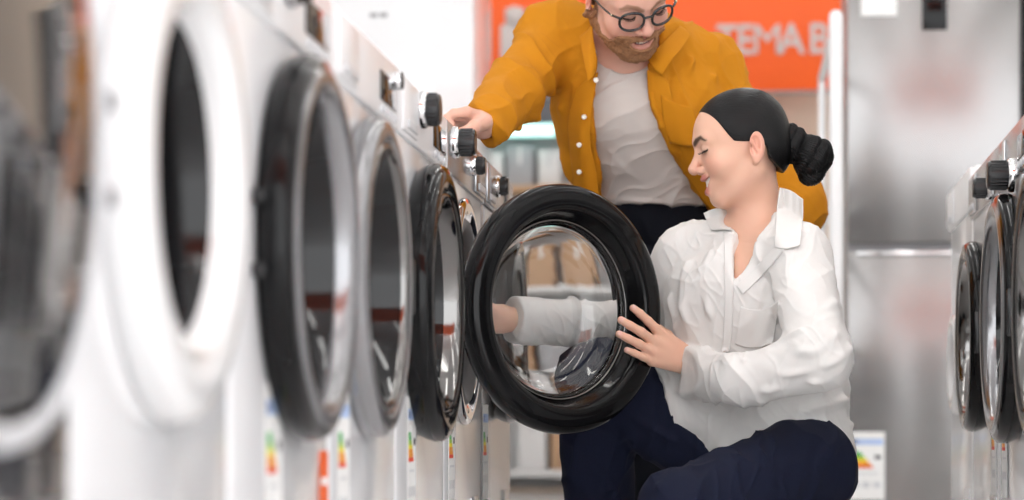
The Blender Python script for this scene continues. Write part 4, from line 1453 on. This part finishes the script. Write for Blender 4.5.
# ---- beard, hair
def beard(p):
    q = mh.loc(p)
    a = np.stack([np.abs(q[:, 0]), q[:, 1], q[:, 2]], 1)
    d = head_sdf(q, MP) - 0.0052
    # below a line from the sideburn over the cheek to the lip corner; leaves the lips free
    yz = np.interp(a[:, 1], [-0.02, 0.0, 0.012, 0.03, 0.05, 0.065, 0.080, 0.12], [0.02, 0.006, -0.034, -0.058, -0.062, -0.054, -0.037, -0.034])
    d = si(d, (q[:, 2] - yz) * 0.9, 0.004)
    d = si(d, -(q[:, 1] + 0.012 + 0.25 * (q[:, 2] + 0.05)), 0.004)
    lips = ell(q, (0, 0.094, -0.0550), (0.029, 0.024, 0.0135))
    d = ss_(d, lips, 0.003)
    d = ss_(d, ell(q, (0, 0.100, -0.0345), (0.006, 0.02, 0.006)), 0.003)
    d = ss_(d, ell(a, (0.078, -0.016, -0.001), (0.022, 0.0225, 0.035)), 0.003)
    return d * mh.s
mc = v3(mh.c)
skin_obj('beard', beard, mc - 0.17, mc + 0.17, 0.0021, 'beard_ginger', man, base=MB_,
         disp=lambda V, n: 0.0034 * (vnoise(V * 300, 5) - 0.35) + 0.0022 * (vnoise(V * 110, 6) - 0.5))
def mcap(p):
    q = mh.loc(p)
    a = np.stack([np.abs(q[:, 0]), q[:, 1], q[:, 2]], 1)
    d = ell(q, (0, -0.014, 0.046), (0.0765, 0.099, 0.090))
    d = su(d, ell(q, (0, -0.050, -0.010), (0.064, 0.056, 0.050)), 0.03)
    d = su(d, ell(q, (0, 0.045, 0.112), (0.050, 0.045, 0.026)), 0.02)
    yl = np.interp(a[:, 2], [-0.06, -0.03, 0.0, 0.03, 0.05, 0.075, 0.09, 0.14], [-0.05, -0.036, -0.034, 0.012, 0.036, 0.055, 0.075, 0.09])
    d = np.maximum(d, (a[:, 1] - yl) * 0.6)
    return ss_(d, ell(a, (0.080, -0.014, 0.0), (0.022, 0.021, 0.0335)), 0.003) * mh.s
mhair = skin_obj('hair', mcap, mc - 0.19, mc + 0.19, 0.003, 'hair_brown', man, base=MB_, disp=lambda V, n: 0.004 * (vnoise(V * 120, 8) - 0.4))

# ---- glasses
gl = empty('glasses', (0, 0, 0)); gl.parent = man
mat('frame_black', (0.012, 0.013, 0.016), 0.18, coat=0.5, noise=(9, 0.05))
mat('hinge_metal', (0.7, 0.62, 0.45), 0.2, metal=1.0, noise=(9, 0.02))
def hw(x, y, z): return mh.w((x, y, z)) - MB_
for sx in (-1, 1):
    bm = bmesh.new()
    ring, pane = [], []
    for k in range(40):
        a = 2 * PI * k / 40
        ex = 0.0245 * (abs(math.cos(a)) ** 0.86) * (1 if math.cos(a) > 0 else -1)
        ez = 0.0205 * (abs(math.sin(a)) ** 0.86) * (1 if math.sin(a) > 0 else -1)
        x = 0.0335 + ex
        y = 0.1065 - 3.2 * x * x
        ring.append(hw(sx * x, y, 0.010 + ez))
    add_tube(bm, ring + [ring[0], ring[1]], 0.0029, 8, cap=False)
    add_tube(bm, [hw(sx * 0.056, 0.0975, 0.020), hw(sx * 0.064, 0.092, 0.022), hw(sx * 0.0705, 0.082, 0.022)], 0.0026, 8)
    obj('lens_rim', bm, 'frame_black', gl, smooth=True)
    bm = bmesh.new()
    c = [sum((Vector(r) for r in ring), Vector()) / 40]
    nrm = (mh.R @ np.array([0, 1, 0]))
    f0 = [bm.verts.new(Vector(r) + Vector(nrm) * 0.0006) for r in ring]
    f1 = [bm.verts.new(Vector(r) - Vector(nrm) * 0.0006) for r in ring]
    bm.faces.new(f0); bm.faces.new(f1[::-1])
    for k in range(40):
        bm.faces.new((f0[k], f1[k], f1[(k + 1) % 40], f0[(k + 1) % 40]))
    obj('lens', bm, 'lens_glass', gl)
    bm = bmesh.new()
    sp = spline([(0.0705, 0.083, 0.022), (0.0765, 0.05, 0.021), (0.0795, 0.01, 0.019), (0.079, -0.012, 0.012), (0.076, -0.032, -0.012)], 5)
    add_tube(bm, [hw(sx * p[0], p[1], p[2]) for p in sp], 0.0021, 8)
    obj('temple', bm, 'frame_black', gl, smooth=True)
    bm = bmesh.new()
    add_tube(bm, [hw(sx * 0.0700, 0.0850, 0.0225), hw(sx * 0.0712, 0.0830, 0.0222)], 0.0031, 8)
    obj('hinge_pin', bm, 'hinge_metal', gl, smooth=True)
bm = bmesh.new()
add_tube(bm, [hw(p[0], p[1], p[2]) for p in spline([(-0.0105, 0.1055, 0.014), (-0.005, 0.1085, 0.0175), (0.005, 0.1085, 0.0175), (0.0105, 0.1055, 0.014)], 4)], 0.0028, 8)
obj('bridge', bm, 'frame_black', gl, smooth=True)

# ---- tee
def tee_shape(p):
    return su(man_core(p) - 0.007, ecap(p, W(640, 110, 5.20), W(655, 196, 5.335), 0.09, 0.105, m_side, 1.5), 0.04)
def man_tee(p):
    d = tee_shape(p)
    hem = W(655, 207, 5.30)
    ax = v3((m_chest - m_pelvis).normalized())
    d = si(d, -((p - v3(hem)) @ v3(UP)), 0.004)   # hem
    o = cap(p, W(625, 46, 5.13), W(626, 0, 4.98), 0.066, 0.075)
    d = ss_(d, o, 0.004)
    return d
t_lines = [
    ([W(612, 150, 5.16), W(640, 178, 5.2), W(690, 192, 5.26)], 0.008, 0.006),
    ([W(610, 125, 5.14), W(635, 155, 5.16), W(672, 170, 5.22)], 0.009, 0.006),
    ([W(612, 185, 5.24), W(650, 192, 5.22), W(700, 186, 5.28)], 0.007, 0.007),
    ([W(612, 198, 5.25), W(650, 201, 5.22), W(702, 198, 5.28)], 0.006, 0.006),
    ([W(608, 95, 5.12), W(640, 125, 5.12), W(668, 140, 5.18)], 0.010, 0.004),
]
tee = skin_obj('t_shirt', man_tee, np.array([-0.6, 4.8, 0.7]), np.array([0.5, 5.75, 1.3]), 0.003, 'tee_grey', man,
               disp=lambda V, n: folds(V, n, 0.007, 15, UP * 0.85 - RIGHT * 0.5, 71, 3) + folds(V, n, 0.003, 40, UP * 0.9 - RIGHT * 0.4, 73, 4) + creases(V, t_lines), base=MB_)
def msheet(name, rows, th=0.0025, m='cotton_ochre', par=None, sub=5):
    o = sheet(name, [[Vector(p) - MB_ for p in r] for r in rows], th, m, None, sub)
    o.parent = par
    return o

# ---- open mustard shirt
def man_shirt(p):
    d = tee_shape(p) - 0.013
    d = su(d, ecap(p, m_chest, m_waist, 0.128, 0.120, m_side, 1.38), 0.03)
    # the fronts fall away from the body
    d = su(d, ecap(p, W(602, 90, 5.17), W(590, 165, 5.24), 0.055, 0.050, m_side, 1.1), 0.03)
    d = su(d, ecap(p, W(690, 100, 5.20), W(722, 190, 5.27), 0.060, 0.055, m_side, 1.1), 0.03)
    d = si(d, (W(655, 214, 5.30).z) - p[:, 2], 0.005)
    sr = chain(p, [m_shR, m_elR, W(484, 125, 4.82)], [0.068, 0.060, 0.047], 0.03)
    c0 = v3(W(482, 125, 4.82)); ax = v3((RIGHT * 0.85 + UP * 0.40 + FWD * 0.25).normalized())
    sr = si(sr, (c0 - p) @ ax, 0.004)
    sl = chain(p, [m_shL, m_elL, W(748, 262, 5.13)], [0.068, 0.066, 0.052], 0.03)
    c0 = v3(W(746, 264, 5.13)); ax = v3((m_elL - Vector(c0)).normalized())
    sl = si(sl, (c0 - p) @ ax, 0.004)
    d = su(d, sr, 0.03)
    d = su(d, sl, 0.03)
    # opening: everything between the two front edges, in front of the back
    o = cap(p, m_neck0 + (m_neck0 - m_neck1) * 0.1, W(624, -20, 4.95), 0.070, 0.085)
    du = p - v3(CAM)
    dep = du @ v3(FWD); lat = du @ v3(RIGHT); hh = p[:, 2] - CAM.z
    # front edges as lines on the body, measured on the chest
    zs = [W(0, v, dd).z for v, dd in ((225, 5.22), (200, 5.22), (150, 5.16), (110, 5.12), (60, 5.08), (40, 5.06))]
    xl = [(W(u, v, dd) - CAM).dot(RIGHT) for u, v, dd in ((608, 225, 5.22), (604, 200, 5.22), (594, 150, 5.16), (591, 110, 5.12), (597, 60, 5.08), (600, 40, 5.06))]
    xr = [(W(u, v, dd) - CAM).dot(RIGHT) for u, v, dd in ((722, 225, 5.22), (706, 200, 5.22), (671, 150, 5.16), (652, 110, 5.12), (647, 60, 5.08), (646, 40, 5.06))]
    zz = p[:, 2]
    l = np.interp(zz, zs, xl); r = np.interp(zz, zs, xr)
    mid = (l + r) / 2
    gap = np.abs(lat - mid) - (r - l) / 2
    front = (dep - np.interp(zz, [W(0, 225, 5.4).z, W(0, 110, 5.25).z, W(0, 50, 5.2).z], [5.42, 5.26, 5.19]))
    d = ss_(d, np.maximum(gap, front) * 0.9, 0.004)
    d = ss_(d, o, 0.005)
    return d
s_lines = [
    ([W(566, 112, 5.16), W(552, 92, 5.12), W(545, 60, 5.14)], 0.010, 0.010),
    ([W(560, 118, 5.13), W(538, 98, 5.08), W(522, 72, 5.06)], 0.009, 0.009),
    ([W(548, 122, 5.06), W(526, 110, 5.02), W(508, 92, 4.98)], 0.009, 0.008),
    ([W(530, 132, 4.98), W(512, 122, 4.94), W(500, 106, 4.92)], 0.008, 0.007),
    ([W(575, 60, 5.10), W(572, 110, 5.12), W(578, 165, 5.18)], 0.010, 0.009),
    ([W(585, 40, 5.10), W(582, 90, 5.10), W(588, 140, 5.14)], 0.010, 0.006),
    ([W(690, 60, 5.14), W(682, 100, 5.14), W(690, 150, 5.18)], 0.010, 0.010),
    ([W(712, 80, 5.17), W(700, 120, 5.18), W(706, 160, 5.2)], 0.010, 0.008),
    ([W(672, 50, 5.10), W(664, 80, 5.10), W(662, 110, 5.11)], 0.008, 0.007),
    ([W(735, 95, 5.2), W(752, 130, 5.2), W(770, 150, 5.2)], 0.010, 0.008),
]
def ochre_disp(V, n):
    return folds(V, n, 0.010, 15, UP * 0.5 + RIGHT * 0.7 + FWD * 0.4, 91, 2.5) + folds(V, n, 0.005, 27, UP * 0.6 - RIGHT * 0.6, 95, 2.5) + folds(V, n, 0.0012, 55, UP * 0.5 + RIGHT * 0.7, 97, 4) + 1.25 * creases(V, s_lines)
mshirt = skin_obj('shirt', man_shirt, np.array([-0.85, 4.6, 0.45]), np.array([0.65, 5.75, 1.3]), 0.003, 'cotton_ochre', man, disp=ochre_disp, base=MB_)
# loose front panels, collar, cuff, pocket
msheet('front_panel', [
    [W(598, 72, 5.060), W(588, 78, 5.075), W(576, 90, 5.10)],
    [W(592, 110, 5.085), W(582, 112, 5.095), W(568, 118, 5.13)],
    [W(590, 140, 5.110), W(580, 143, 5.115), W(569, 146, 5.16)],
    [W(596, 172, 5.150), W(584, 175, 5.150), W(573, 178, 5.20)],
    [W(600, 205, 5.190), W(588, 208, 5.185), W(572, 210, 5.24)]], par=mshirt)
msheet('front_panel', [
    [W(647, 70, 5.085), W(656, 74, 5.08), W(668, 80, 5.09)],
    [W(651, 110, 5.105), W(662, 112, 5.09), W(678, 116, 5.10)],
    [W(669, 150, 5.155), W(682, 150, 5.13), W(698, 150, 5.13)],
    [W(692, 184, 5.200), W(704, 182, 5.18), W(718, 178, 5.18)],
    [W(714, 214, 5.230), W(727, 210, 5.22), W(742, 206, 5.22)]], par=mshirt)
msheet('collar', [
    [W(592, 22, 5.10), W(588, 30, 5.09), W(580, 36, 5.10)],
    [W(594, 42, 5.055), W(589, 50, 5.045), W(583, 56, 5.055)],
    [W(597, 60, 5.040), W(591, 66, 5.030), W(586, 70, 5.035)],
    [W(596, 72, 5.045), W(592, 78, 5.035), W(588, 82, 5.035)]], par=mshirt)
msheet('collar', [
    [W(680, 26, 5.15), W(685, 29, 5.14), W(691, 34, 5.14)],
    [W(668, 38, 5.10), W(675, 44, 5.09), W(682, 48, 5.09)],
    [W(656, 50, 5.08), W(663, 57, 5.06), W(671, 61, 5.06)],
    [W(648, 60, 5.08), W(655, 70, 5.06), W(662, 75, 5.06)]], par=mshirt)
msheet('pocket', [
    [W(661, 95, 5.082), W(676, 103, 5.075), W(694, 108, 5.090)],
    [W(663, 118, 5.090), W(680, 124, 5.085), W(697, 127, 5.095)],
    [W(670, 143, 5.110), W(686, 146, 5.100), W(702, 146, 5.110)]], 0.003, par=mshirt)
for (u, v, dd) in ((596, 80, 5.035), (584, 117, 5.088), (579, 145, 5.110), (579, 172, 5.145)):
    bm = bmesh.new()
    add_lathe(bm, [(0, -0.0015), (0.0045, -0.0015), (0.0056, 0.0), (0.0056, 0.002), (0, 0.002)], 'y', 20)
    b_ = obj('shirt_button', bm, 'button_ivory', mshirt, auto=40)
    b_.location = W(u, v, dd - 0.004) - MB_

def man_trousers(p):
    t = su(man_core(p) - 0.012, ecap(p, W(668, 246, 5.48), m_pelvis, 0.112, 0.114, m_side, 1.2), 0.03)
    t = si(t, p[:, 2] - W(655, 190, 5.37).z, 0.004)
    d = None
    for hp, kn, an in ((m_hipL, m_knL, m_anL), (m_hipR, m_knR, m_anR)):
        e = chain(p, [hp, kn, an + Vector((0, 0, 0.02))], [0.092, 0.070, 0.058], 0.02)
        d = e if d is None else su(d, e, 0.02)
    return su(t, d, 0.04)
skin_obj('trousers', man_trousers, np.array([-0.7, 4.8, 0.02]), np.array([0.6, 5.8, 0.9]), 0.0045, 'trouser_charcoal', man,
         disp=lambda V, n: folds(V, n, 0.007, 14, RIGHT + UP * 0.5, 151), base=MB_)
shoe('shoe', m_anR, Vector((-0.2, -1, 0)), man, MB_, 'shoe_brown')
shoe('shoe', m_anL, Vector((0.2, -1, 0)), man, MB_, 'shoe_brown')
# ------------------------------------------------------------------ camera, light, view
cd = bpy.data.cameras.new('camera')
cam = bpy.data.objects.new('camera', cd)
C.objects.link(cam)
cam.location = CAM
cam.rotation_euler = (PI / 2, 0, TH)
cd.sensor_width = 36
cd.lens = F / 1024 * 36
cd.shift_y = (432 - 250) / 1024
cd.clip_start = 0.05
cd.dof.use_dof = True
cd.dof.focus_distance = 4.66
cd.dof.aperture_fstop = 2.8
SC.camera = cam

w = bpy.data.worlds.new('world')
w.use_nodes = True
w.node_tree.nodes['Background'].inputs[0].default_value = (0.97, 0.985, 1.0, 1)
w.node_tree.nodes['Background'].inputs[1].default_value = 2.3
SC.world = w
SC.view_settings.view_transform = 'Standard'
SC.view_settings.look = 'None'
SC.view_settings.exposure = 0.6
SC.view_settings.gamma = 1.0
SC.view_settings.use_curve_mapping = False
SC.cycles.use_denoising = True
SC.cycles.max_bounces = 14
SC.cycles.transmission_bounces = 14
SC.cycles.sample_clamp_indirect = 8
